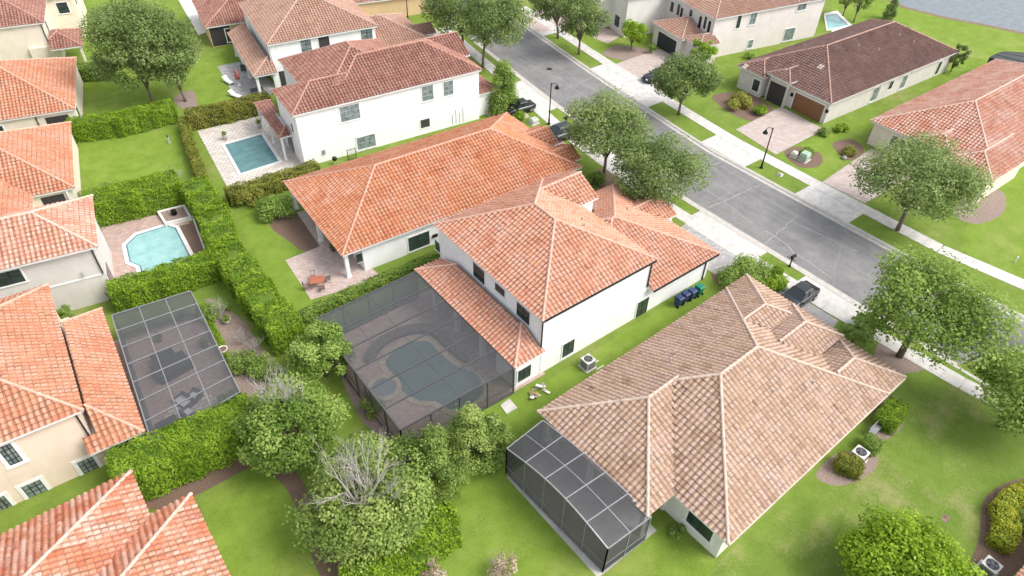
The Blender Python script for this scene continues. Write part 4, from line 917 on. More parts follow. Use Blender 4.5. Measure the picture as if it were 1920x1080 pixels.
# ------------------------------------------------------------------ plants
rng = np.random.default_rng(11)
def leaves(name, pts, nrm, size, mat, parent, tint, jitter=0.62, aspect=1.35):
    n = len(pts); pts = np.asarray(pts, float); nrm = np.asarray(nrm, float)
    d = nrm+rng.normal(0, jitter, (n, 3)); d /= np.linalg.norm(d, axis=1, keepdims=True)+1e-9
    r = rng.normal(0, 1, (n, 3)); a = np.cross(d, r); a /= np.linalg.norm(a, axis=1, keepdims=True)+1e-9; b = np.cross(d, a)
    sz = size*rng.uniform(0.55, 1.25, (n, 1)); a = a*sz*aspect*0.5; b = b*sz*0.5
    fold = d*sz*0.12
    V = np.stack([pts-a, pts-b*0.9-fold, pts+a, pts+b*0.9-fold], 1).reshape(-1, 3)
    me = bpy.data.meshes.new(name); me.vertices.add(4*n); me.vertices.foreach_set('co', V.ravel().astype(np.float32))
    me.loops.add(4*n); me.loops.foreach_set('vertex_index', np.arange(4*n, dtype=np.int32))
    me.polygons.add(n); me.polygons.foreach_set('loop_start', np.arange(0, 4*n, 4, dtype=np.int32)); me.polygons.foreach_set('loop_total', np.full(n, 4, dtype=np.int32))
    me.update(calc_edges=True)
    at = me.attributes.new('tint', 'FLOAT', 'POINT'); at.data.foreach_set('value', np.repeat(np.clip(tint, 0, 1), 4).astype(np.float32))
    me.materials.append(mat); o = bpy.data.objects.new(name, me); COL.objects.link(o)
    if parent: o.parent = parent
    return o
def clumps_cloud(C, R, n, ctint, squash=0.8, tv=0.16):
    k = len(C); w = np.array(R)**2; w /= w.sum(); idx = rng.choice(k, n, p=w)
    d = rng.normal(0, 1, (n, 3)); d /= np.linalg.norm(d, axis=1, keepdims=True)
    rr = rng.uniform(0.35, 1.0, (n, 1))**0.55*(1+0.12*rng.normal(0, 1, (n, 1)))
    off = d*rr*np.array(R)[idx][:, None]; off[:, 2] *= squash
    return np.array(C)[idx]+off, d+np.array([0, 0, 0.9]), np.array(ctint)[idx]+rng.normal(0, tv, n)
def tree(name, label, base, H, cr, ch, mat=None, nl=9000, leaf=0.2, ncl=60, trunk=0.2, lean=(0, 0), fork=0.35, cat='tree', group=None, cz=None, sx=1.0, sy=1.0, crr=(0.13, 0.33), bark=None, ctr=None, limbs=14, hollow=0.35, dead=0, cone=False):
    mat = mat or LF_OAK; bark = bark or BARK
    t = thing(name, label, cat, (base[0], base[1], 0), 0, group); cz = cz or H-ch/2; cx, cy = lean
    C = []; 
    while len(C) < ncl:
        d = rng.normal(0, 1, 3); d /= np.linalg.norm(d); r = rng.uniform(hollow, 1.0)**0.6
        if d[2] < -0.75: continue
        w = 1-0.18*max(0, -d[2])
        if cone:
            q = rng.uniform(0, 1)**1.4; a_ = rng.uniform(0, 2*PI); rr_ = cr*0.8*(1-q)**0.6*rng.uniform(0.5, 1)**0.5; C.append((math.cos(a_)*rr_, math.sin(a_)*rr_, 0.35+q*(H-0.7))); continue
        C.append((cx+d[0]*r*cr*0.82*sx*w, cy+d[1]*r*cr*0.82*sy*w, cz+d[2]*r*ch*0.42))
    Rr = [cr*rng.uniform(*crr) for _ in C]; ct = np.clip(rng.uniform(0.1, 0.9, len(C))+rng.normal(0, 0.08), 0, 1)
    P, Nn, T = clumps_cloud(C, Rr, nl, ct); P[:, 2] = np.maximum(P[:, 2], 0.15)
    leaves('crown', P, Nn, leaf, mat, t, T)
    tr = MB(); fz = max(0.5, (cz-ch*0.5)*1.0)*max(fork, 0.1)/0.35; fz = min(fz, cz-0.2)
    tr.tube([(0, 0, -0.1), (cx*0.05, cy*0.05, fz*0.4), (cx*0.2, cy*0.2, fz)], [trunk*1.25, trunk, trunk*0.85], 9)
    ends = sorted(C, key=lambda c: -c[2])[:limbs*2:2]+[c for c in C if abs(c[2]-cz) < ch*0.25][:limbs//2]
    for e in ends:
        s0 = Vector((cx*0.2, cy*0.2, fz-0.1)); e = Vector(e); m = s0.lerp(e, 0.5)+Vector((rng.normal(0, .2), rng.normal(0, .2), rng.normal(0, .15)+0.1*(e-s0).length*0))
        m2 = s0.lerp(e, 0.25)+Vector((0, 0, 0.10*(e-s0).length)); tr.tube([s0, m2, m, e], [trunk*0.55, trunk*0.42, trunk*0.26, trunk*0.07], 5)
    tr.build('trunk', bark, t, smooth=True)
    return t
def bare(name, parent, base, dirn, length, rad, mat, depth=4, seed=1, spread=0.5, up=0.25):
    r = random.Random(seed); mb = MB()
    def grow(p, d, ln, ra, k):
        pts = [p]; q = Vector(p); dd = Vector(d)
        for i in range(3):
            dd = (dd+Vector((r.gauss(0, .13), r.gauss(0, .13), r.gauss(0, .08)+up*0.15))).normalized(); q = q+dd*(ln/3); pts.append(q.copy())
        mb.tube(pts, [ra, ra*.85, ra*.7, ra*.5], 5 if k > 1 else 3, False)
        if k > 0:
            for i in range(r.choice((3, 3, 4))):
                t_ = r.choice((1, 2, 3, 3)); n = (dd+Vector((r.gauss(0, spread), r.gauss(0, spread), r.gauss(0, spread*.6)+up))).normalized()
                grow(pts[t_], n, ln*r.uniform(.55, .8), ra*.5, k-1)
    for d in dirn: grow(Vector(base), Vector(d).normalized(), length, rad, depth)
    return mb.build(name, mat, parent)
def bush(name, label, base, rx, ry, h, mat, nl=1200, leaf=0.16, group=None, cat='shrub', ncl=14, core=None, tint=(0.25, 0.8)):
    t = thing(name, label, cat, (base[0], base[1], 0), 0, group); C = []; R = []
    for i in range(ncl):
        a = rng.uniform(0, 2*PI); r = rng.uniform(0, 1)**0.5; z = h*rng.uniform(0.3, 0.78)*(1-0.35*r)
        C.append((math.cos(a)*r*rx*0.72, math.sin(a)*r*ry*0.72, z)); R.append(min(rx, ry, h)*rng.uniform(0.3, 0.5))
    P, Nn, T = clumps_cloud(C, R, nl, rng.uniform(*tint, ncl)); P[:, 2] = np.clip(P[:, 2], 0.04, None)
    leaves('foliage', P, Nn, leaf, mat, t, T)
    s = MB()
    for i in range(6):
        c = C[i % len(C)]; s.tube([(c[0]*.1, c[1]*.1, -0.02), (c[0]*.5, c[1]*.5, c[2]*.5), c], [0.03, 0.02, 0.01], 4)
    s.build('stem', BARK, t); return t
def hedge(label, pts, w, h, mat=LF_YEL, dens=62, leaf=0.14, core=HCORE, wig=0.16, hv=0.0, name='hedge', tv=0.15, zb=0.0, taper=0.9):
    dens *= 2.5
    P = [np.array(p, float) for p in pts]; o0 = P[0].copy(); P = [p-o0 for p in P]
    t = thing(name, label, 'hedge', (float(o0[0]), float(o0[1]), 0))
    allp = []; alln = []; mb = MB(); ph = rng.uniform(0, 6, 6)
    for i in range(len(P)-1):
        a, b = P[i], P[i+1]; ln = np.linalg.norm(b-a); d = (b-a)/ln; x = np.array([-d[1], d[0]])
        ext = 0 if i == 0 else w*0.25; ext2 = 0 if i == len(P)-2 else w*0.25
        def emit(n, kind):
            s = rng.uniform(-ext, ln+ext2, n); 
            lump = 0.10*np.sin(s*1.9+ph[0])+0.08*np.sin(s*4.3+ph[1])+0.05*np.sin(s*9.1+ph[2])
            if kind == 0:
                u = rng.uniform(-1, 1, n); z = h*(1-0.06*np.abs(u)**3)+lump*wig*5+0.10*np.sin(u*5+s*2.3)*wig*4+rng.normal(0, 0.05, n)+hv*np.sin(s*0.7+ph[3]); nn = np.tile([0, 0, 1.0], (n, 1)); uu = u*w/2
            else:
                z = rng.uniform(0.02, 1, n)**0.8*h; tp = 1+(taper-1)*(z/h)*0; uu = kind*(w/2*tp+lump*wig*3+0.06*np.sin(z*6+s*3)+rng.normal(0, 0.05, n)); nn = np.tile([x[0]*kind, x[1]*kind, 0.35], (n, 1))
            pp = a[None, :]+d[None, :]*s[:, None]+x[None, :]*uu[:, None]
            allp.append(np.column_stack([pp, z+zb])); alln.append(nn)
        emit(int(dens*ln*w), 0); emit(int(dens*ln*h*0.8), 1); emit(int(dens*ln*h*0.8), -1)
        c = 0.2; aa = a-d*ext*0.6; bb = b+d*ext2*0.6; e0 = aa-d*0.0; y = x*(w/2-c)
        mb.prism([tuple(aa-y), tuple(bb-y), tuple(bb+y), tuple(aa+y)], -0.02-0.003*i, h-0.24+zb-0.004*i)
    for a, sg in ((P[0], -1), (P[-1], 1)):
        d = (P[1]-P[0]) if sg < 0 else (P[-1]-P[-2]); d = d/np.linalg.norm(d)*sg; x = np.array([-d[1], d[0]]); n = int(dens*w*h*0.9)
        u = rng.uniform(-1, 1, n)*w/2; z = rng.uniform(0.02, 1, n)*h; e = 0.12*(1-(2*u/w)**2)+rng.normal(0, 0.05, n)
        allp.append(np.column_stack([a[None, :]+x[None, :]*u[:, None]+d[None, :]*e[:, None], z+zb])); alln.append(np.tile([d[0], d[1], 0.35], (n, 1)))
    A = np.concatenate(allp); B_ = np.concatenate(alln)
    T = 0.5+0.22*np.sin(A[:, 0]*1.7+ph[4])*np.sin(A[:, 1]*2.1+ph[5])+0.1*np.sin(A[:, 0]*5+A[:, 1]*4)+rng.normal(0, tv, len(A))
    leaves('foliage', A, B_, leaf, mat, t, T, 0.55); mb.build('inner_branches', core, t); return t

ST = 'street trees planted along the kerbs'
tree('street_tree', 'large round street tree by the lower kerb, its forked trunk bare below the crown', G(1686, 668), 9.6, 6.0, 6.2, LF_GREEN, 17000, 0.2, 80, 0.24, (-0.9, -0.1), group=ST, fork=0.45)
tree('street_tree', 'spreading street tree across the road hiding the front of the faded salmon roof', G(1682, 432), 9.0, 6.7, 6.2, LF_OAK, 20000, 0.2, 95, 0.2, (1.0, 0.6), group=ST, fork=0.3)
tree('street_tree', 'nearer of the two overlapping street trees between the orange roof and the road', G(1212, 395), 8.6, 5.6, 7.2, LF_OAK, 20000, 0.18, 85, 0.18, (0.4, -0.2), group=ST)
tree('street_tree', 'farther of the two overlapping street trees, just beyond the black car', G(1132, 332), 9.6, 5.4, 7.2, LF_OAK, 20000, 0.18, 85, 0.18, (0.2, 0.4), group=ST)
tree('street_tree', 'rounded street tree in the verge in front of the pink-white house', G(1272, 215), 8.2, 4.7, 6.4, LF_OAK, 14000, 0.19, 62, 0.17, group=ST)
tree('street_tree', 'slim street tree at the top centre, nearer of the pair across the road', G(1085, 102), 9.6, 4.3, 7.6, LF_OAK, 11000, 0.2, 60, 0.17, group=ST)
tree('street_tree', 'farther street tree of the top pair, cut by the top edge', G(1046, 72), 9.2, 4.2, 7.0, LF_OAK, 9000, 0.2, 50, 0.17, (-1.0, 0.8), group=ST)
tree('street_tree', 'wide dark street tree at the top centre right over the end of the taupe roof', G(868, 98), 10, 6.0, 7.4, LF_OAK, 17000, 0.21, 80, 0.2, group=ST, sx=1.05)
tree('street_tree', 'street tree leaning over the asphalt beside the brown-red roof', G(905, 128), 10.2, 5.9, 7.2, LF_OAK, 17000, 0.21, 75, 0.19, (1.6, 0.2), group=ST)
tree('oak_tree', 'tall yard oak at the top left with a slanted pale trunk', G(288, 196), 13.5, 5.6, 12.0, LF_OAK, 27000, 0.2, 130, 0.17, (-0.2, 1.0), fork=0.5)
tree('oak_tree', 'yard oak standing right of the tall one, beside the grey patio yard', G(348, 190), 12.5, 5.0, 11.2, LF_OAK, 21000, 0.2, 100, 0.16, (-0.6, 1.2), fork=0.4)
tree('yard_tree', 'olive-tinted tree cut by the right edge below the street tree', G(1878, 800), 7.2, 4.5, 6.0, LF_GREEN, 13000, 0.19, 65, 0.18)
tree('yard_tree', 'tree at the right edge by the far end of the sidewalk', G(1945, 660), 5.2, 2.2, 3.8, LF_OAK, 5000, 0.19, 40, 0.15)
tree('yard_tree', 'dense bright round tree at the bottom edge right of the tan house', G(1676, 1112), 4.4, 4.4, 4.6, LF_LIME, 26000, 0.17, 130, 0.2, fork=0.2, crr=(0.15, 0.26), hollow=0.5, cz=2.3)
tree('cypress_tree', 'dense conical evergreen at the corner of the long white house', G(942, 208), 6.8, 2.3, 6.4, LF_GREEN, 13000, 0.16, 90, 0.15, cone=True, crr=(0.3, 0.42))
tree('small_tree', 'small bright round tree in the lawn left of the black garage door', G(1183, 92), 4.4, 2.3, 3.6, LF_YEL, 5000, 0.18, 34, 0.1)
tree('small_tree', 'bright green tree at the corner of the pink-white house behind the rounded street tree', G(1312, 132), 5.0, 2.1, 4.0, LF_YEL, 5000, 0.18, 34, 0.1)
t1 = tree('yard_tree', 'shaggy tree with pale bare branches on top, right of the screen cage on the left', G(572, 850), 6.8, 3.9, 5.8, LF_GREEN, 19000, 0.17, 75, 0.18, (-0.3, 0.2), hollow=0.55, cz=3.3)
bare('bare_branches', t1, (-0.2, 0.5, 3.4), [(-.35, .1, 1), (.2, .3, 1), (0, -.1, 1), (.25, .05, 1), (-.1, .4, 1)], 1.8, 0.08, PALEB, 4, 3, 0.36)
t2 = tree('yard_tree', 'largest tree at the bottom centre left with a fan of pale dead branches', G(698, 985), 7.2, 4.5, 6.2, LF_GREY, 26000, 0.16, 110, 0.2, (-0.1, 0.2), hollow=0.6, cz=3.4)
bare('bare_branches', t2, (-0.5, -0.9, 3.6), [(-.4, .2, 1), (.25, .3, 1), (0, -.1, 1), (.35, .1, 1), (-.2, .4, 1), (.1, .5, 1)], 2.1, 0.10, PALEB, 4, 9, 0.36)
tree('yard_tree', 'feathery light green tree filling the corner below the large screen cage', G(612, 705), 5.0, 2.9, 4.4, LF_GREEN, 9000, 0.16, 40, 0.12)
for (bx_, by_), hh, r_, lb in ((G(880, 870), 6.0, 1.9, 'right one of the feathery young pines in front of the large screen cage'), (G(822, 905), 5.6, 2.0, 'middle one of the feathery young pines in front of the large screen cage'), (G(770, 900), 4.6, 1.9, 'left one of the feathery young pines, touching the big tree with dead branches'), (G(925, 850), 4.2, 1.4, 'smallest of the feathery young pines, nearest the curved screen room')):
    tree('young_pine', lb, (bx_, by_), hh*1.05, r_*1.2, hh*0.9, LF_GREY, 9000, 0.13, 44, 0.08, group='young pines below the large cage', cone=True, crr=(0.25, 0.36))
tree('lakeside_tree', 'thin grey-leaved tree at the top edge by the lake lawn', G(1600, 42), 6.5, 2.4, 5.0, LF_GREY, 2600, 0.2, 26, 0.12, crr=(0.2, 0.35))
tree('lakeside_tree', 'thin grey-leaved tree at the top edge, left of its twin by the lake', G(1580, 30), 6.0, 1.8, 5.0, LF_GREY, 1800, 0.2, 20, 0.12, crr=(0.2, 0.35))
tree('cypress_tree', 'small dark conical evergreen on the lake lawn at the top right', G(1664, 36), 4.6, 1.1, 4.2, LF_OAK, 3600, 0.15, 40, 0.08, cone=True, crr=(0.35, 0.5))
tree('small_tree', 'dark leafy small tree at the lakeside corner of the dark brown roof', G(1782, 135), 4.6, 1.5, 4.2, LF_OAK, 3200, 0.17, 24, 0.09, cz=2.5)
# hedges
hedge('bright trimmed hedge across the left yards, above the open green lawn', [G(140, 262), G(232, 250), G(332, 224)], 2.2, 2.4, dens=55)
hedge('short hedge stub beside the cream wall at the upper left', [G(148, 150), G(215, 146)], 1.6, 2.0, LF_GREEN)
hedge('olive-brown hedge between the grey patio yard and the square pool', [G(358, 240), G(430, 226), G(508, 205)], 1.8, 2.2, LF_OLIVE, core=HCORE2)
hedge('narrow light green hedge running along the square pool deck', [G(348, 240), G(362, 290), G(385, 350)], 1.0, 1.5, LF_OLIVE, leaf=0.13)
hedge('thick bright hedge above the aqua pool', [G(178, 416), G(262, 396), G(345, 372)], 3.0, 2.9, LF_YEL, dens=55, wig=0.22)
hedge('broad bright green hedge running down the middle between the left and right yards', [G(372, 375), G(408, 430), G(432, 500), G(492, 580), G(548, 655)], 2.7, 2.6, LF_YEL, dens=58, wig=0.36, hv=0.18)
hedge('bright clipped hedge below the aqua pool, meeting the broad middle hedge', [G(222, 578), G(320, 548), G(432, 508)], 2.0, 2.5, LF_YEL, dens=58)
hedge('tall lime green hedge between the screen cage and the bottom left lawn', [G(238, 925), G(360, 872), G(490, 812)], 3.0, 3.2, LF_YEL, dens=70, leaf=0.13)
hedge('low dark green hedge between the red table patio and the large cage', [G(562, 612), G(700, 545), G(835, 490)], 0.9, 1.3, LF_GREEN, dens=70, leaf=0.13)
hedge('olive hedge between the square pool deck and the orange roof', [G(432, 382), G(520, 356), G(598, 330)], 1.6, 1.7, LF_OLIVE, core=HCORE2)
hedge('bright hedge at the bottom edge below the tree with dead branches', [G(655, 1120), G(750, 1070), G(845, 1000)], 2.4, 1.9, LF_YEL, dens=60)
hedge('trimmed square shrub row beside the tan house wall, farthest along', [G(1652, 806), G(1678, 768)], 1.5, 1.1, LF_YEL, leaf=0.11, dens=110)
hedge('trimmed box shrub just beyond the air conditioner by the tan house', [G(1617, 832), G(1640, 850)], 1.3, 1.0, LF_GREEN, leaf=0.11, dens=110)
hedge('olive box shrub nearer the camera than the air conditioner by the tan house', [G(1566, 872), G(1608, 890)], 1.3, 1.0, LF_OLIVE, leaf=0.11, dens=110)
hedge('golden curving shrub border at the right edge, near the bottom', [G(1868, 1030), G(1880, 1000), G(1872, 965), G(1900, 938), G(1945, 925)], 1.3, 1.0, LF_GOLD, leaf=0.10, dens=120, wig=0.22)
hedge('low planted strip of yellow-green grass right of the left screen cage', [G(378, 578), G(400, 625), G(422, 672)], 0.6, 0.35, LF_YEL, leaf=0.12)
bush('shrub', 'dark green shrub inside the bend of the golden border', G(1915, 985), 1.0, 0.9, 1.2, LF_GREEN, 1800, 0.12)
bush('shrub', 'large mixed shrub behind the orange roof corner, over the brown mulch', G(520, 402), 2.2, 1.9, 2.6, LF_GREEN, 5200, 0.16, ncl=26)
bush('shrub', 'round shrub left of the large mixed shrub, joined to the olive hedge', G(470, 380), 1.8, 1.4, 2.2, LF_OLIVE, 3200, 0.15, ncl=20)
bush('shrub', 'white-flowering shrub at the lower left corner of the open green lawn', G(190, 378), 1.9, 1.5, 2.4, LF_GREY, 3600, 0.14, ncl=20, tint=(0.3, 0.9))
bush('shrub', 'green shrub inside the lower end of the left screen cage', G(435, 760), 1.0, 1.0, 1.6, LF_GREEN, 1500, 0.13)
bush('shrub', 'spiky light shrub in the mulch beside the left cage', G(455, 690), 1.5, 1.3, 1.6, LF_GREY, 2200, 0.12)
bush('shrub', 'mid green shrub at the foot of the broad hedge', G(492, 705), 1.6, 1.4, 2.0, LF_GREEN, 2800, 0.14)
bush('shrub', 'dark shrub under the hedge end beside the left screen cage', G(400, 590), 1.5, 1.1, 1.4, LF_GREEN, 2200, 0.14)
bush('shrub', 'wide yellowish shrub in the front bed left of the dark brown roof house', G(1382, 200), 2.4, 1.7, 2.0, LF_OLIVE, 4200, 0.16, ncl=24, tint=(0.4, 0.95))
bush('shrub', 'yellow-green shrub beside the porch of the dark brown roof house', G(1424, 214), 1.3, 1.1, 1.5, LF_YEL, 1800, 0.14)
bush('shrub', 'bright shrub right of the brown garage door', G(1577, 246), 1.6, 0.9, 1.2, LF_YEL, 2000, 0.14)
bush('shrub', 'bluish shrub at the corner of the brown garage door', G(1543, 252), 0.9, 0.9, 1.3, LF_GREY, 1300, 0.12)
bush('shrub', 'ring shrub hiding the green utility box by the sidewalk', G(1512, 290), 1.3, 1.0, 1.0, LF_GREEN, 1800, 0.13)
bush('shrub', 'low shrub at the front corner of the faded salmon roof house', G(1590, 288), 1.4, 1.0, 0.9, LF_OLIVE, 1500, 0.13)
bush('shrub', 'round dark shrub left of the porch roof of the pink-white house', G(1228, 42), 1.6, 1.4, 1.9, LF_GREEN, 2000, 0.16)
bush('shrub', 'dark narrow shrub at the left edge of the black garage door', G(1222, 100), 0.6, 0.6, 2.0, LF_GREEN, 900, 0.13)
bush('shrub', 'dark shrub at the side wall of the pink-white house', G(1404, 110), 0.9, 0.8, 1.3, LF_GREEN, 900, 0.13)
bush('shrub', 'leafy shrub mass in front of the salmon two-storey house by its driveway', G(1392, 528), 3.4, 2.2, 2.5, LF_GREEN, 7000, 0.15, ncl=26)
bush('shrub', 'yellow-green palm-like shrub right of the leafy mass, near the mailbox', G(1448, 530), 2.0, 1.4, 2.0, LF_YEL, 3800, 0.15)
bush('shrub', 'front bed shrub under the near end of the orange roof', G(1112, 345), 1.6, 1.2, 1.8, LF_GREEN, 2600, 0.15)
bush('shrub', 'low shrubs in the bed between the two front gables', G(1165, 385), 1.8, 1.0, 1.2, LF_GREEN, 2200, 0.14)
bush('shrub', 'small bright plant beside the conical evergreen', G(975, 225), 1.0, 0.8, 1.5, LF_YEL, 1300, 0.14)
bush('shrub', 'short dark plant at the inner corner of the tan house', G(1268, 998), 0.8, 0.5, 0.7, LF_GREEN, 700, 0.10)
bush('shrub', 'green tuft sprouting above the small roof at the left', G(130, 600), 0.8, 0.7, 2.2, LF_GREEN, 900, 0.13)
bush('shrub', 'feathery plant against the back of the large cage', G(700, 770), 1.3, 1.0, 1.6, LF_GREY, 1800, 0.13)
bush('shrub', 'low green shrub at the bottom edge beside the dry pink one', G(835, 975), 1.6, 1.2, 1.6, LF_YEL, 2600, 0.15)
# dry leafless shrubs
for (x_, y_), lb, sd_, sc in ((G(815, 1088), 'dry pinkish shrub at the bottom edge, the wider one', 5, 1.25), (G(938, 1075), 'dry pinkish upright shrub at the bottom edge, right of the wider one', 6, 1.3)):
    t = thing('dry_shrub', lb, 'shrub', (x_, y_, 0)); bare('bare_branches', t, (0, 0, 0), [(math.cos(a)*.5, math.sin(a)*.5, 1) for a in range(6)], 0.75*sc, 0.03, simple('dry_twig', (0.42, 0.32, 0.26), 0.9), 3, sd_, 0.5)
    C = [(rng.normal(0, .45), rng.normal(0, .4), rng.uniform(0.3, 1.5)) for _ in range(20)]; P, Nn, T = clumps_cloud(C, [0.3]*20, 1100, rng.uniform(0.2, 0.9, 20)); P[:, 2] = np.clip(P[:, 2], 0.03, None); leaves('dry_flowers', P, Nn, 0.09, LF_PINK, t, T)
for (x_, y_), lb, sd_, ln in ((G(415, 600), 'bare pale branching shrub below the middle hedge', 21, 1.1), (G(478, 668), 'bare brown branching shrub in the mulch by the broad hedge', 22, 0.9), (G(455, 645), 'small pale leafless shrub next to the white pot', 24, 0.8), (G(338, 345), 'thin leafless sapling at the edge of the open green lawn', 25, 0.9)):
    t = thing('bare_shrub', lb, 'shrub', (x_, y_, 0)); bare('bare_branches', t, (0, 0, 0), [(.3, .1, 1), (-.3, .2, 1), (0, -.3, 1), (.1, .4, .9)], ln, 0.035, PALEB, 3, sd_, 0.5)
# palms
def palm(label, base, h=1.2, n=16, fl=1.5, mat=LF_GREEN):
    t = thing('pygmy_palm', label, 'palm', (base[0], base[1], 0)); m = MB(); m.tube([(0, 0, -.05), (0.05, 0, h*.5), (0, 0.03, h)], [0.11, 0.09, 0.08], 8); m.build('trunk', BARK, t)
    P = []; Nn = []
    for k in range(n):
        a = 2*PI*k/n+rng.uniform(-.2, .2); el = rng.uniform(0.15, 1.1)
        for s_ in np.linspace(0.15, 1, 22):
            r = fl*s_*math.cos(el*0.8); z = h+fl*(math.sin(el)*s_-0.75*s_*s_*0.9)
            for sd_ in (-1, 1):
                w = 0.16*(1-s_*.6); P.append((math.cos(a)*r-math.sin(a)*w*sd_, math.sin(a)*r+math.cos(a)*w*sd_, z-0.05)); Nn.append((math.cos(a)*.2, math.sin(a)*.2, 1))
    leaves('fronds', P, Nn, 0.26, mat, t, rng.uniform(.2, .9, len(P)), 0.25, 1.8); return t
palm('spiky palm left of the big street tree, at the driveway of the tan house', G(1598, 640), 1.3)
palm('lower spiky palm right behind the first at the tan house driveway', G(1625, 618), 1.0)
# ------------------------------------------------------------------ screen cages
def cage(name, label, cs, z, nu, nv, arch=0.0, frame=SCRF, scr=SCR, walls=(0, 1, 2, 3), bw=0.07, midrail=True, thin=0.04, rise=0.0):
    # cs: four corners; u runs cs0->cs1 (and cs3->cs2), v runs cs0->cs3
    cx = sum(c[0] for c in cs)/4; cy = sum(c[1] for c in cs)/4; t = thing(name, label, 'screen cage', (cx, cy, 0)); C = [Vector((c[0]-cx, c[1]-cy, 0)) for c in cs]
    def P(u, v):
        p = C[0].lerp(C[1], u).lerp(C[3].lerp(C[2], u), v); p.z = z+arch*math.sin(PI*u)*(1-0.55*v)+rise*v; return p
    m = MB(); sub = 4
    for i in range(nu*sub):
        for j in range(nv):
            a, b, c, d = P(i/(nu*sub), j/nv), P((i+1)/(nu*sub), j/nv), P((i+1)/(nu*sub), (j+1)/nv), P(i/(nu*sub), (j+1)/nv); m.add([a, b, c, d], [(0, 1, 2, 3)])
    m.build('roof_screen', scr, t)
    for j in range(nv+1):
        m = MB(); w = bw if j in (0, nv) else thin
        for i in range(nu*sub): m.beam(P(i/(nu*sub), j/nv), P((i+1)/(nu*sub), j/nv), w, w)
        m.build('roof_beam', frame, t)
    for i in range(nu+1): 
        a, b = P(i/nu, 0), P(i/nu, 1); a.z -= 0.01; b.z -= 0.01; MB().beam(a, b, bw*0.95, bw*1.3).build('roof_beam', frame, t)
    def side(k):
        pts = {0: [P(i/nu, 0) for i in range(nu+1)], 1: [P(1, j/nv) for j in range(nv+1)], 2: [P(i/nu, 1) for i in range(nu+1)], 3: [P(0, j/nv) for j in range(nv+1)]}[k]
        m = MB()
        for a, b in zip(pts, pts[1:]): m.add([(a.x, a.y, 0.06), (b.x, b.y, 0.06), tuple(b), tuple(a)], [(0, 1, 2, 3)])
        m.build('wall_screen', scr, t)
        for p in pts: MB().box(p.x-bw*.5, p.x+bw*.5, p.y-bw*.5, p.y+bw*.5, 0, p.z-0.04).build('post', frame, t)
        r = MB(); 
        for a, b in zip(pts, pts[1:]):
            r.beam((a.x, a.y, 0.06), (b.x, b.y, 0.06), 0.10, 0.08)
            if midrail: r.beam((a.x, a.y, 0.95), (b.x, b.y, 0.95), 0.045, 0.045)
        r.build('rail', frame, t)
    for k in walls: side(k)
    return t
LGF = simple('light_grey_frame', (0.30, 0.30, 0.31), 0.4, 0.2); EDGEF = simple('mid_grey_frame', (0.12, 0.12, 0.125), 0.4, 0.3)
cage('pool_cage', 'large grey screen cage covering the freeform pool', [(12.1, 27.0), (12.2, 40.4), (21.75, 40.65), (21.9, 26.85)], 3.0, 6, 4, 0, EDGEF, SCR, (0, 1, 3), 0.10, True, 0.035, 0.05)
cage('screen_room', 'dark screen room with a bowed roof attached to the tan roof house', [(17.6, 12.1), (17.05, 21.4), (20.5, 21.75), (21.2, 12.0)], 3.0, 5, 2, 0.85, LGF, SCRD, (0, 1, 3), 0.075, True, 0.05)
cage('patio_cage', 'grey screen cage over the furnished patio at the left', [(-1.75, 36.1), (-0.6, 50.5), (5.4, 49.7), (4.6, 36.8)], 2.95, 7, 3, 0, LGF, SCR, (0, 1, 3, 2), 0.07, True, 0.06)
a = [G(1856, 108, 3), G(1884, 97, 3), G(1935, 100, 3), G(1932, 131, 3)]
cage('pool_cage', 'dark screen cage showing behind the faded salmon roof at the right edge', a, 3.0, 3, 3, 0.2, DTRIM, screen_mat('dark_screen', (0.05, 0.055, 0.06), 0.8), (0, 1, 2, 3), 0.08)

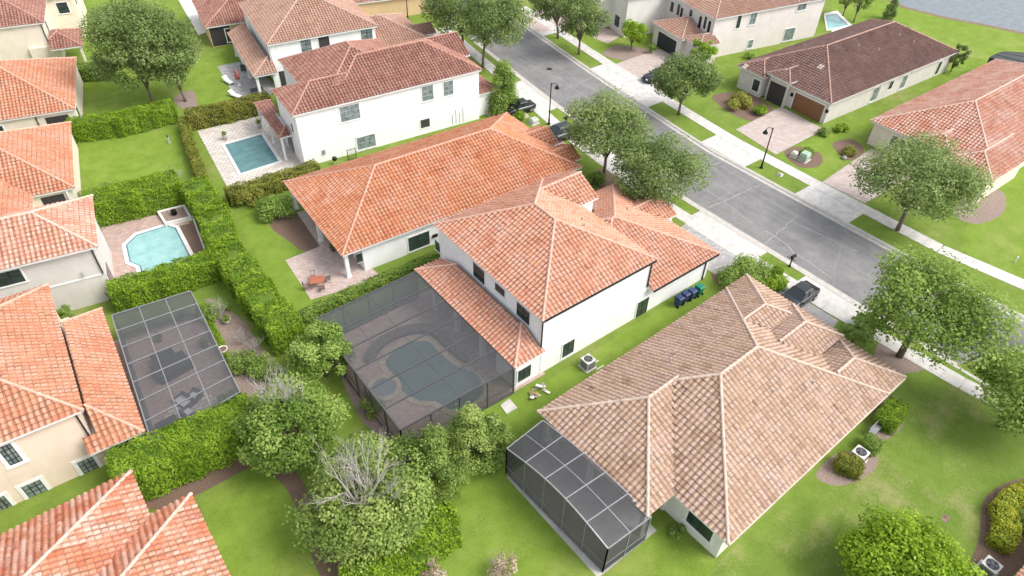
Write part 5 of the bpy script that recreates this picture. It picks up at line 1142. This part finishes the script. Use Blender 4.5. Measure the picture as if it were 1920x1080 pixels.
# ------------------------------------------------------------------ cars
def car(name, label, px_, py_, rotz, L_=4.6, W=1.85, H=1.45, suv=False, paint=(0.012, 0.013, 0.015), group='dark parked cars'):
    x, y = G(px_, py_); t = thing(name, label, 'car', (x, y, 0.02), R_(rotz), group)
    pm = simple('black_car_paint', paint, 0.22, 0.0, var=0.05, spec=0.8); h = L_/2; w = W/2; cl = 0.22; belt = 0.92 if not suv else 1.05
    st = [(-h, .72, cl+.18, belt-.12), (-h+.12, .88, cl+.05, belt-.02), (-h+.7, .97, cl, belt+.02), (-h*.3, 1, cl, belt+.03), (h*.35, 1, cl, belt), (h-.75, .96, cl, belt-.08), (h-.2, .86, cl+.04, belt-.22), (h, .68, cl+.14, belt-.34)]
    m = MB(); ring = []
    for (sx, k, z0, z1) in st:
        ww = w*k; zm = (z0+z1)/2; ring.append([(sx, -ww*.86, z0), (sx, -ww, z0+.12), (sx, -ww*1.0, zm+.08), (sx, -ww*.93, z1-.05), (sx, -ww*.82, z1), (sx, ww*.82, z1), (sx, ww*.93, z1-.05), (sx, ww, zm+.08), (sx, ww, z0+.12), (sx, ww*.86, z0)])
    V = [p for r in ring for p in r]; n = 10; F = [(i*n+k, i*n+(k+1) % n, (i+1)*n+(k+1) % n, (i+1)*n+k) for i in range(len(ring)-1) for k in range(n)]
    F += [tuple(range(n))[::-1], tuple((len(ring)-1)*n+k for k in range(n))]; m.add(V, F)
    m.build('body', pm, t, smooth=True)
    # glasshouse
    xr, xf = (-h+.22, h*.42) if suv else (-h+.75, h*.38); tr, tf = (-h+.5, h*.05) if suv else (-h*.45, h*.05)
    g = MB(); zb = belt-.03; g.add([(xr, -w*.84, zb), (xf, -w*.84, zb), (xf, w*.84, zb), (xr, w*.84, zb), (tr, -w*.68, H-.06), (tf, -w*.68, H-.06), (tf, w*.68, H-.06), (tr, w*.68, H-.06)], [(0,3,2,1),(4,5,6,7),(0,1,5,4),(1,2,6,5),(2,3,7,6),(3,0,4,7)])
    g.build('window', simple('car_glass', (0.02, 0.03, 0.035), 0.05, spec=0.9), t, bevel=0.03)
    r = MB(); r.add([(tr-.05, -w*.7, H-.07), (tf+.03, -w*.7, H-.07), (tf+.03, w*.7, H-.07), (tr-.05, w*.7, H-.07), (tr+.1, -w*.58, H), (tf-.1, -w*.58, H), (tf-.1, w*.58, H), (tr+.1, w*.58, H)], [(0,3,2,1),(4,5,6,7),(0,1,5,4),(1,2,6,5),(2,3,7,6),(3,0,4,7)])
    ro = r.build('car_roof', pm, t, bevel=0.02)
    for s in (-1, 1):
        for a, b in (((xr, s*w*.84, zb), (tr, s*w*.68, H-.06)), ((xf, s*w*.84, zb), (tf, s*w*.68, H-.06)), (((xr+xf)/2, s*w*.845, zb), ((tr+tf)/2, s*w*.685, H-.06))): MB().beam(a, b, .07, .05).build('pillar', pm, t)
    if suv:
        for s in (-1, 1): MB().beam((tr+.1, s*w*.6, H+.05), (tf-.1, s*w*.6, H+.05), .05, .04).build('roof_rack', simple('silver_trim', (0.5, 0.5, 0.5), 0.3, 0.8), t)
    for sx in (-h+.85, h-.88):
        for s in (-1, 1):
            q = MB(); c = (sx, s*(w-.1), .33); 
            def wheel(mb, r0, y0, y1):
                k = 20; b = len(mb.v)
                for yy in (y0, y1):
                    for i in range(k): a = 2*PI*i/k; mb.v.append((c[0]+r0*math.cos(a), yy, c[2]-.02+r0*math.sin(a)))
                for i in range(k): mb.f.append((b+i, b+(i+1) % k, b+k+(i+1) % k, b+k+i))
                mb.f.append(tuple(b+i for i in range(k))[::-1]); mb.f.append(tuple(b+k+i for i in range(k)))
            wheel(q, .33, s*(w-.22), s*(w+.005)); wo = q.build('wheel', simple('tyre_rubber', (0.02, 0.02, 0.02), 0.9), t)
            q = MB(); wheel(q, .21, s*(w-.02), s*(w+.02)); q.build('rim', simple('alloy_rim', (0.4, 0.4, 0.42), 0.3, 0.8), wo)
    for s in (-1, 1):
        MB().box(h-.22, h-.03, s*w*.62-.16, s*w*.62+.16, belt-.36, belt-.24).build('headlight', simple('headlight_lens', (0.7, 0.72, 0.75), 0.1), t)
        MB().box(-h-.0, -h+.12, s*w*.6-.14, s*w*.6+.14, belt-.25, belt-.1).build('tail_light', simple('red_lens', (0.4, 0.02, 0.02), 0.2), t)
        MB().box(h*.3, h*.3+.16, min(s*w*.98, s*(w*.98+.2)), max(s*w*.98, s*(w*.98+.2)), belt-.02, belt+.12).build('wing_mirror', pm, t)
    MB().box(-h-.03, -h+.02, -.28, .28, .5, .62).build('number_plate', TRIM, t)
    return t
car('parked_car', 'black SUV parked by the lamp post at the end of the orange roof', 1043, 262, 178, 4.7, 1.95, 1.75, True)
car('parked_car', 'dark car half hidden behind the conical evergreen', 972, 210, 174, 4.5, 1.85, 1.5)
car('parked_car', 'dark car in the driveway across the road, mostly behind the rounded street tree', 1232, 150, 166, 4.6, 1.85, 1.5)
car('parked_car', 'black car in the driveway of the tan roof house', 1492, 565, 180, 4.6, 1.9, 1.5)
# ------------------------------------------------------------------ street furniture and yard things
def lamp(label, base, H, ang, group='black street lamps with hanging lanterns'):
    t = thing('street_lamp', label, 'street lamp', (base[0], base[1], 0), ang, group)
    MB().lathe([(.20, -.02), (.20, .12), (.13, .18), (.11, .7), (.085, .8), (.07, H*.5), (.06, H-.15), (.08, H-.1), (.06, H), (.02, H+.12)], 14).build('pole', BLACKM, t, smooth=True)
    MB().tube([(0, 0, H-.15), (.25, 0, H+.05), (.55, 0, H+.06), (.72, 0, H-.12)], [.04, .035, .03, .03], 6).build('arm', BLACKM, t)
    l = MB().lathe([(.04, .28), (.07, .22), (.12, .10), (.27, -.12), (.30, -.22), (.28, -.24)], 16, (.72, 0, H-.40)).build('lamp_shade', BLACKM, t, smooth=True)
    MB().lathe([(.05, -.20), (.15, -.23), (.13, -.34), (.05, -.40)], 12, (.72, 0, H-.40)).build('bulb_globe', simple('lamp_globe', (0.6, 0.58, 0.5), 0.2), l, smooth=True)
    return t
lamp('street lamp across the road in the grass verge with its lantern hanging to the left', G(1427, 315), 5.1, R_(143))
lamp('street lamp beside the black SUV', G(1029, 233), 5.4, R_(-35))
lamp('street lamp cut by the top edge near the pale driveway', G(765, 38), 5.3, R_(-35))
def mailbox(label, base, rz=0):
    t = thing('mailbox', label, 'mailbox', (base[0], base[1], 0), rz, 'black mailboxes at the kerb')
    m = MB(); m.box(-.05, .05, -.05, .05, -.02, 1.15); m.box(-.09, .09, -.09, .09, 0, .2); m.beam((0, 0, .75), (.3, 0, 1.05), .05); m.build('post', BLACKM, t)
    b = MB(); k = 8; pts = [(-.13, 1.12), (.13, 1.12), (.13, 1.27)]+[(.13*math.cos(PI*i/k), 1.27+.13*math.sin(PI*i/k)) for i in range(1, k)]+[(-.13, 1.27)]; n = len(pts)
    b.add([(-.2, p[0], p[1]) for p in pts]+[(.38, p[0], p[1]) for p in pts], [tuple(range(n))[::-1], tuple(range(n, 2*n))]+[(i, (i+1) % n, n+(i+1) % n, n+i) for i in range(n)]); b.build('letter_box', BLACKM, t)
    MB().box(-.22, -.16, -.45, .45, 1.05, 1.1).build('crossbar', BLACKM, t)
mailbox('black mailbox on a post in the narrow verge near the tan house driveway', G(1480, 500)); mailbox('black mailbox on a post beyond the SUV', G(1060, 237))
def ac(label, base, rz=0, s=0.85, legs=False):
    t = thing('air_conditioner', label, 'air conditioner', (base[0], base[1], 0), rz, 'outdoor air conditioner units'); am = simple('ac_casing', (0.66, 0.65, 0.62), 0.5, var=0.06)
    m = MB(); h = s/2; m.box(-h, h, -h, h, .1, .98); b = m.build('casing', am, t, bevel=0.03); MB().box(-h-.1, h+.1, -h-.1, h+.1, 0, .1).build('concrete_pad', CONC, t)
    lm = MB()
    for k in range(10):
        z = .18+k*.075
        lm.box(-h-.015, -h+.004, -h+.06, h-.06, z, z+.035); lm.box(-h+.06, h-.06, -h-.015, -h+.004, z, z+.035)
    lm.build('louvre', EDGEF, t)
    MB().lathe([(h*.78, .985), (h*.78, 1.0)], 24).build('fan_well', BLACKM, t)
    f = MB()
    for k in range(4):
        a = k*PI/2; f.add([(0, 0, 1.005), (h*.7*math.cos(a), h*.7*math.sin(a), 1.003), (h*.7*math.cos(a+.8), h*.7*math.sin(a+.8), 1.012)], [(0, 1, 2)])
    f.build('fan_blade', EDGEF, t); g = MB()
    for k in range(1, 5): 
        r = h*.78*k/4; g.tube([(r*math.cos(a*PI/10), r*math.sin(a*PI/10), 1.035) for a in range(21)], .008, 4, False)
    for k in range(6): a = k*PI/3; g.beam((0, 0, 1.035), (h*.8*math.cos(a), h*.8*math.sin(a), 1.03), .012)
    g.build('grille', LGF, t)
    if legs:
        for yy in (-.3, .35): MB().beam((h-.1, yy-.4, .05), (h+.75, yy-.4, .04), .06).build('support_rail', TRIM, t)
ac('white air conditioner standing against the wall of the salmon two-storey house', G(1101, 688), R_(0), 0.9, True)
ac('white air conditioner between the box shrubs at the side of the tan house', G(1606, 862), R_(2), 0.95); ac('white air conditioner at the bottom right edge by the golden border', G(1847, 1072), R_(-3), 0.95)
def bin_(label, base, col, mn, rz):
    t = thing('wheelie_bin', label, 'bin', (base[0], base[1], 0), rz, 'wheeled bins along the wall'); pm = simple(mn, col, 0.5, var=0.05)
    m = MB(); m.add([(-.24, -.22, .08), (.24, -.22, .08), (.24, .24, .08), (-.24, .24, .08), (-.31, -.33, 1.0), (.31, -.33, 1.0), (.31, .36, 1.0), (-.31, .36, 1.0)], [(0,3,2,1),(4,5,6,7),(0,1,5,4),(1,2,6,5),(2,3,7,6),(3,0,4,7)]); m.build('bin_body', pm, t, bevel=0.02)
    m = MB(); m.add([(-.34, -.38, 1.0), (.34, -.38, 1.0), (.34, .42, 1.0), (-.34, .42, 1.0), (-.28, -.28, 1.1), (.28, -.28, 1.1), (.28, .3, 1.1), (-.28, .3, 1.1)], [(0,3,2,1),(4,5,6,7),(0,1,5,4),(1,2,6,5),(2,3,7,6),(3,0,4,7)]); m.build('lid', pm, t, bevel=0.015)
    for s in (-1, 1): MB().tube([(s*.27, .26, .13), (s*.33, .26, .13)], .13, 14).build('wheel', BLACKM, t)
    MB().tube([(-.25, .44, .98), (.25, .44, .98)], .02, 6).build('handle', BLACKM, t)
BLU = (0.03, 0.05, 0.13)
bin_('blue wheeled bin nearest the camera at the side wall', (39.9, 26.05), BLU, 'navy_plastic', PI); bin_('middle blue wheeled bin at the side wall', (40.75, 26.1), BLU, 'navy_plastic', PI)
bin_('blue wheeled bin next to the green one', (41.55, 26.0), (0.04, 0.06, 0.16), 'blue_plastic', PI); bin_('green wheeled bin at the end of the row by the wall', (42.5, 25.95), (0.01, 0.19, 0.12), 'green_plastic', PI)
def ubox(label, base, col, mn, w, d, h, rz=0):
    t = thing('utility_box', label, 'utility box', (base[0], base[1], 0), rz); pm = simple(mn, col, 0.6, var=0.08)
    MB().box(-w/2, w/2, -d/2, d/2, 0.06, h*.7).build('cabinet', pm, t, bevel=0.02); m = MB(); m.add([(-w/2-.03, -d/2-.03, h*.7), (w/2+.03, -d/2-.03, h*.7), (w/2+.03, d/2+.03, h*.7), (-w/2-.03, d/2+.03, h*.7), (-w/2+.1, -d/2+.12, h), (w/2-.1, -d/2+.12, h), (w/2-.1, d/2-.05, h), (-w/2+.1, d/2-.05, h)], [(0,3,2,1),(4,5,6,7),(0,1,5,4),(1,2,6,5),(2,3,7,6),(3,0,4,7)]); m.build('lid', pm, t, bevel=0.01)
    MB().box(-w/2-.12, w/2+.12, -d/2-.12, d/2+.12, 0, .06).build('concrete_pad', CONC, t)
ubox('pale green utility box ringed by a shrub across the road', G(1507, 300), (0.36, 0.46, 0.36), 'green_enamel', 1.1, .9, 1.0, .1); ubox('small cream utility box next to the pale green one', G(1488, 294), (0.6, 0.58, 0.5), 'cream_enamel', .7, .6, .7, .2)
ubox('grey-green utility box with a pale lid on the small lawn by the SUV', G(1001, 231), (0.5, 0.52, 0.47), 'pale_enamel', 1.0, .8, .7, 0)
ubox('low valve cover in the verge below the street lamp across the road', G(1462, 328), (0.35, 0.35, 0.3), 'valve_grey', .5, .4, .25, .3)
# chairs, tables and loungers
def table(name, label, base, w, d, h, mat, rz=0):
    t = thing(name, label, 'table', (base[0], base[1], 0.02), rz); MB().box(-w/2, w/2, -d/2, d/2, h-.05, h).build('tabletop', mat, t, bevel=0.01)
    for sx in (-1, 1):
        for sy in (-1, 1): MB().box(sx*(w/2-.1)-.03, sx*(w/2-.1)+.03, sy*(d/2-.1)-.03, sy*(d/2-.1)+.03, 0, h-.05).build('leg', mat, t)
    return t
def chair(label, base, rz, mat, group=None, seatm=None):
    t = thing('patio_chair', label, 'chair', (base[0], base[1], 0.02), rz, group)
    MB().box(-.24, .24, -.24, .24, .40, .45).build('seat', seatm or mat, t); b = MB(); b.beam((-.22, .24, .45), (-.22, .32, .92), .03); b.beam((.22, .24, .45), (.22, .32, .92), .03)
    for k in range(5): x = -.18+k*.09; b.beam((x, .25, .47), (x, .32, .88), .03, .015)
    b.beam((-.24, .32, .92), (.24, .32, .92), .04); b.build('backrest', mat, t)
    for sx in (-1, 1):
        for sy in (-1, 1): MB().box(sx*.21-.018, sx*.21+.018, sy*.21-.018, sy*.21+.018, 0, .4).build('leg', mat, t)
    return t
RUST = simple('red_brown_table', (0.40, 0.13, 0.07), 0.6, var=0.12, scale=5)
tb = G(594, 525, .7); table('patio_table', 'reddish brown outdoor table on the pink patio', tb, 1.25, 1.0, .74, RUST, R_(-25))
for i, (dx, dy, r, lb) in enumerate(((-1.0, .1, 90, 'left'), (1.0, 0, -90, 'right'), (0, .9, 0, 'far'), (0, -.9, 180, 'near'))):
    chair('thin metal chair on the %s side of the red patio table' % lb, (tb[0]+dx, tb[1]+dy), R_(r-25), simple('thin_brown_metal', (0.22, 0.15, 0.12), 0.5), 'chairs round the red patio table')
def lounger(label, base, rz, mat, fm, group=None):
    t = thing('sun_lounger', label, 'sun lounger', (base[0], base[1], 0.02), rz, group)
    MB().box(-.32, .32, -.95, .35, .28, .36).build('seat_cushion', mat, t, bevel=0.02); MB().add([(-.32, .35, .30), (.32, .35, .30), (.32, .95, .66), (-.32, .95, .66), (-.32, .35, .38), (.32, .35, .38), (.32, .92, .74), (-.32, .92, .74)], [(0,3,2,1),(4,5,6,7),(0,1,5,4),(1,2,6,5),(2,3,7,6),(3,0,4,7)]).build('backrest', mat, t)
    f = MB(); f.beam((-.33, -.95, .26), (-.33, .95, .26), .05); f.beam((.33, -.95, .26), (.33, .95, .26), .05); f.build('frame', fm, t)
    for sx in (-1, 1):
        for sy in (-.8, .8): MB().box(sx*.3-.025, sx*.3+.025, sy-.025, sy+.025, 0, .26).build('leg', fm, t)
WC = simple('white_cushion', (0.75, 0.75, 0.76), 0.8, var=0.04); 
def sofa(label, base, rz, w=.8, d=.8, mat=WC, group='white cushioned seats under the left cage'):
    t = thing('outdoor_armchair', label, 'armchair', (base[0], base[1], 0.02), rz, group); MB().box(-w/2, w/2, -d/2, d/2, .30, .45).build('seat_cushion', mat, t, bevel=0.03)
    f = MB(); f.box(-w/2-.04, w/2+.04, -d/2-.02, d/2+.04, .05, .29); f.build('frame', EDGEF, t); MB().box(-w/2, w/2, d/2-.12, d/2+.06, .46, .80).build('backrest', EDGEF, t, bevel=0.02)
    for s in (-1, 1): MB().box(s*(w/2+.02)-.05, s*(w/2+.02)+.05, -d/2, d/2, .30, .58).build('armrest', EDGEF, t)
sofa('long white cushioned bench seat, left of the four under the left cage', G(345, 752, .4), R_(-70), 1.3, .8); sofa('single white armchair with dark back, farthest of the four under the left cage', G(364, 742, .4), R_(-60), .75, .8)
sofa('white armchair nearer the hedge, upper of the close pair', G(352, 775, .4), R_(110), .8, .7); sofa('white armchair nearest the hedge under the left cage', G(366, 790, .4), R_(110), 1.3, .7)
HT = simple('dark_spa_cover', (0.05, 0.055, 0.06), 0.6)
def hottub(label, base, rz, w=2.0, d=1.6, h=.7):
    t = thing('covered_hot_tub', label, 'hot tub', (base[0], base[1], 0.02), rz); MB().box(-w/2, w/2, -d/2, d/2, 0, h).build('tub', HT, t, bevel=0.04)
    MB().box(-w/2-.04, -.02, -d/2-.04, d/2+.04, h, h+.1).build('cover', HT, t, bevel=0.03); MB().box(.02, w/2+.04, -d/2-.04, d/2+.04, h, h+.1).build('cover', HT, t, bevel=0.03)
hottub('covered dark hot tub in the middle of the left screen cage', G(322, 688, .5), R_(8), 2.6, 1.7); table('patio_table', 'dark square table beside the hot tub under the left cage', G(306, 668, .6), 1.7, 1.2, .72, HT, R_(5))
m = MB(); cxy = G(362, 778); pts = [(cxy[0]+2.0*math.cos(a*PI/12), cxy[1]+2.0*math.sin(a*PI/12)) for a in range(24)]; m.prism(pts, 0.02, 0.05); struct('round_patio', m, PAV_WHITE)
hottub('dark square fire pit box near the lower corner of the left cage', G(318, 802, .3), R_(5), 1.4, 1.4, .5)
# grills and pots
def grill(label, base, rz=0):
    t = thing('barbecue_grill', label, 'grill', (base[0], base[1], 0), rz)
    MB().lathe([(.02, .45), (.2, .52), (.29, .68), (.3, .72)], 16).build('bowl', BLACKM, t, smooth=True); MB().lathe([(.3, .725), (.27, .86), (.16, .95), (.02, .98)], 16).build('lid', BLACKM, t, smooth=True)
    for a in (0.5, 2.6, 4.7): MB().beam((.12*math.cos(a), .12*math.sin(a), .5), (.3*math.cos(a), .3*math.sin(a), 0), .025).build('leg', LGF, t)
grill('round black kettle grill against the long white wall', G(629, 308)); grill('black kettle grill near the wall of the pale grey house by the aqua pool', G(205, 498))
def potp(label, base, r=.3, h=.45, col=(0.7, 0.68, 0.62), mn='white_pot', plant=True, lm=LF_GREEN):
    t = thing('plant_pot', label, 'plant pot', (base[0], base[1], 0.02)); pm = simple(mn, col, 0.6, var=0.08); MB().lathe([(r*.65, 0), (r*.9, h*.6), (r, h*.9), (r*1.08, h), (r*.9, h), (r*.85, h*.85)], 16).build('pot', pm, t, smooth=True)
    MB().lathe([(r*.86, h*.86), (r*.8, h*.88)], 14).build('soil', MULCH, t)
    if plant:
        n = 160; P = rng.normal(0, 1, (n, 3))*[r*.5, r*.5, r*.5]+[0, 0, h+r*.6]; P[:, 2] = np.maximum(P[:, 2], h); leaves('foliage', P, rng.normal(0, 1, (n, 3)), .12, lm, t, rng.uniform(0, 1, n))
potp('white round pot right of the left screen cage, lower', G(420, 662), .38, .5, plant=False); potp('white pot in the bed farther from the left cage', G(427, 606), .3, .4)
potp('terracotta pot in the corner of the left screen cage', G(300, 640), .3, .5, (0.4, 0.17, 0.1), 'terracotta_pot'); potp('grey pot under the left screen cage near the far edge', G(345, 600), .3, .5, (0.3, 0.3, 0.3), 'grey_pot'); potp('dark pot at the cage corner under the left screen', G(385, 650), .3, .5, (0.1, 0.1, 0.1), 'dark_pot')
potp('stone urn on the left far corner of the square pool', G(423, 262), .28, .7, (0.5, 0.48, 0.45), 'stone_urn', True, LF_GREY); potp('stone urn on the right far corner of the square pool', G(487, 240), .28, .7, (0.5, 0.48, 0.45), 'stone_urn', True, LF_GREY)
potp('potted plant by the lanai of the orange roof house', G(625, 470), .3, .5, (0.15, 0.12, 0.1), 'brown_pot')
for q, lb in (((0.3, 3.2), 'first'),): pass
# raised square planter by the aqua pool
a = [G(302, 403), G(345, 392), G(356, 412), G(314, 422)]; cx = sum(p[0] for p in a)/4; cy = sum(p[1] for p in a)/4; t = thing('raised_planter', 'white-edged square planter with a dark urn at the corner of the aqua pool yard', 'planter', (cx, cy, 0)); q = shift(a, cx, cy)
MB().prism(q, 0, .32).build('planter_bed', MULCHG, t); coping(q, .22, 0, .42, COPW, 'rim', t); MB().lathe([(.22, .32), (.3, .5), (.22, .8), (.26, .85)], 14).build('urn', BLACKM, t, smooth=True)
m = MB(); a = px((332, 425), (364, 418), (388, 486), (360, 494)); m.prism(a, .0, .05); struct('mulch_bed', m, MULCH)
m = MB(); e0, e1 = Vector((*G(364, 414), 0)), Vector((*G(391, 488), 0)); m.beam(e0+Vector((0, 0, .3)), e1+Vector((0, 0, .3)), .15, .6); o = m.build('garden_wall', COPW); tag(o, 'low white wall between the aqua pool yard and the broad hedge', 'wall')
# loungers and folded umbrella by the grey patio
lounger('white sun lounger lying along the edge of the grey patio', G(428, 152, .3), R_(10), WC, TRIM, 'loungers on the grey patio'); lounger('white sun lounger nearer the hedge on the grey patio', G(441, 178, .3), R_(20), WC, TRIM, 'loungers on the grey patio')
t = thing('folded_umbrella', 'folded red and white umbrella standing on the grey patio', 'umbrella', (*G(449, 160), 0.02)); MB().lathe([(.25, 0), (.25, .08), (.03, .1), (.03, 2.4)], 10).build('pole', TRIM, t); MB().lathe([(.28, .9), (.34, 1.2), (.20, 1.9), (.05, 2.35)], 10).build('canopy', simple('red_canvas', (0.40, 0.12, 0.12), 0.8), t, smooth=True)
table('patio_table', 'dark table on the grey patio below the lanai roof', G(482, 170, .5), 1.6, 1.0, .7, HT, R_(-9)); sofa('dark armchair on the grey patio by the lanai columns', G(458, 126, .4), R_(60), .8, .8, EDGEF, None)
chair('dark chair by the wall of the pale grey house, beside the aqua pool', G(214, 535), R_(70), EDGEF); chair('second dark chair by the pale grey house, closer to the hedge', G(212, 560), R_(70), EDGEF, None, WC)
# gate, junk, boulder pile
t = thing('metal_gate', 'small black garden gate beside the long white wall', 'gate', (*G(661, 300), 0), R_(-5)); f = MB(); f.beam((-.5, 0, 0), (-.5, 0, 1.5), .06); f.beam((.5, 0, 0), (.5, 0, 1.5), .06); f.beam((-.5, 0, 1.4), (.5, 0, 1.4), .04); f.beam((-.5, 0, .15), (.5, 0, .15), .04); f.build('gate_frame', BLACKM, t); f = MB()
for k in range(8): f.beam((-.42+k*.12, 0, .15), (-.42+k*.12, 0, 1.4), .02)
f.build('bars', BLACKM, t)
bx, by = 23.4, 25.7; t = thing('scrap_pile', 'pile of white scrap boards and brown cardboard against the side wall', 'scrap pile', (bx, by, 0)); r = random.Random(4)
for k in range(16):
    a = r.uniform(0, PI); x, y, z = r.uniform(-.8, .8), r.uniform(-.4, .4), .08+r.uniform(0, .35); d = Vector((math.cos(a), math.sin(a), r.uniform(-.25, .25)))*r.uniform(.15, .36); c = Vector((x, y, z)); MB().beam(c-d, c+d, r.uniform(.08, .3), .03).build('board', (TRIM, simple('cardboard', (0.38, 0.26, 0.14), 0.9), simple('grey_board', (0.3, 0.28, 0.27), 0.9))[k % 3], t)
t = thing('folding_bench', 'weathered grey bench standing against the tan house between the box shrubs', 'bench', (*G(1630, 808), 0), R_(2)); MB().box(-.6, .6, -.5, -.1, .42, .47).build('seat', LGF, t); MB().box(-.6, .6, -.1, -.05, .47, .9).build('backrest', LGF, t)
for s in (-1, 1): MB().box(s*.5-.03, s*.5+.03, -.5, -.05, 0, .42).build('leg', LGF, t)
t = thing('boulder', 'small grey boulder in the front bed of the faded salmon roof house', 'rock', (*G(1582, 298), 0)); MB().lathe([(.05, -.02), (.3, .05), (.33, .2), (.2, .36), (.04, .4)], 7).build('stone', simple('grey_rock', (0.35, 0.34, 0.32), 0.9, var=0.2), t)
t = thing('garden_statue', 'small dark statue on a pedestal in the open green lawn corner', 'statue', (*G(318, 268), 0)); MB().lathe([(.16, 0), (.16, .1), (.1, .15), (.08, .6), (.14, .65), (.04, .7)], 10).build('pedestal', CONC2, t); MB().lathe([(.05, .7), (.13, .85), (.1, 1.0), (.05, 1.05), (.08, 1.12), (.04, 1.2)], 10).build('figure', EDGEF, t, smooth=True)
t = thing('valve_post', 'short white utility pipe with orange ground marking by the right sidewalk', 'pipe', (*G(1902, 492), 0)); MB().lathe([(.06, 0), (.06, .6), (.08, .62), (.08, .72), (.02, .76)], 10).build('pipe', TRIM, t)
m = MB(); c = G(1128, 148); m.prism([(c[0]+.4*math.cos(a*PI/8), c[1]+.4*math.sin(a*PI/8)) for a in range(16)], -.11, -.1)
c = G(1030, 128); pts = [(c[0]+.42*math.cos(a*PI/10), c[1]+.42*math.sin(a*PI/10)) for a in range(20)]; m = MB(); m.prism(pts, -.12, -.098); tag(m.build('manhole_cover', DTRIM), 'dark round manhole cover in the asphalt near the top of the road', 'manhole cover')
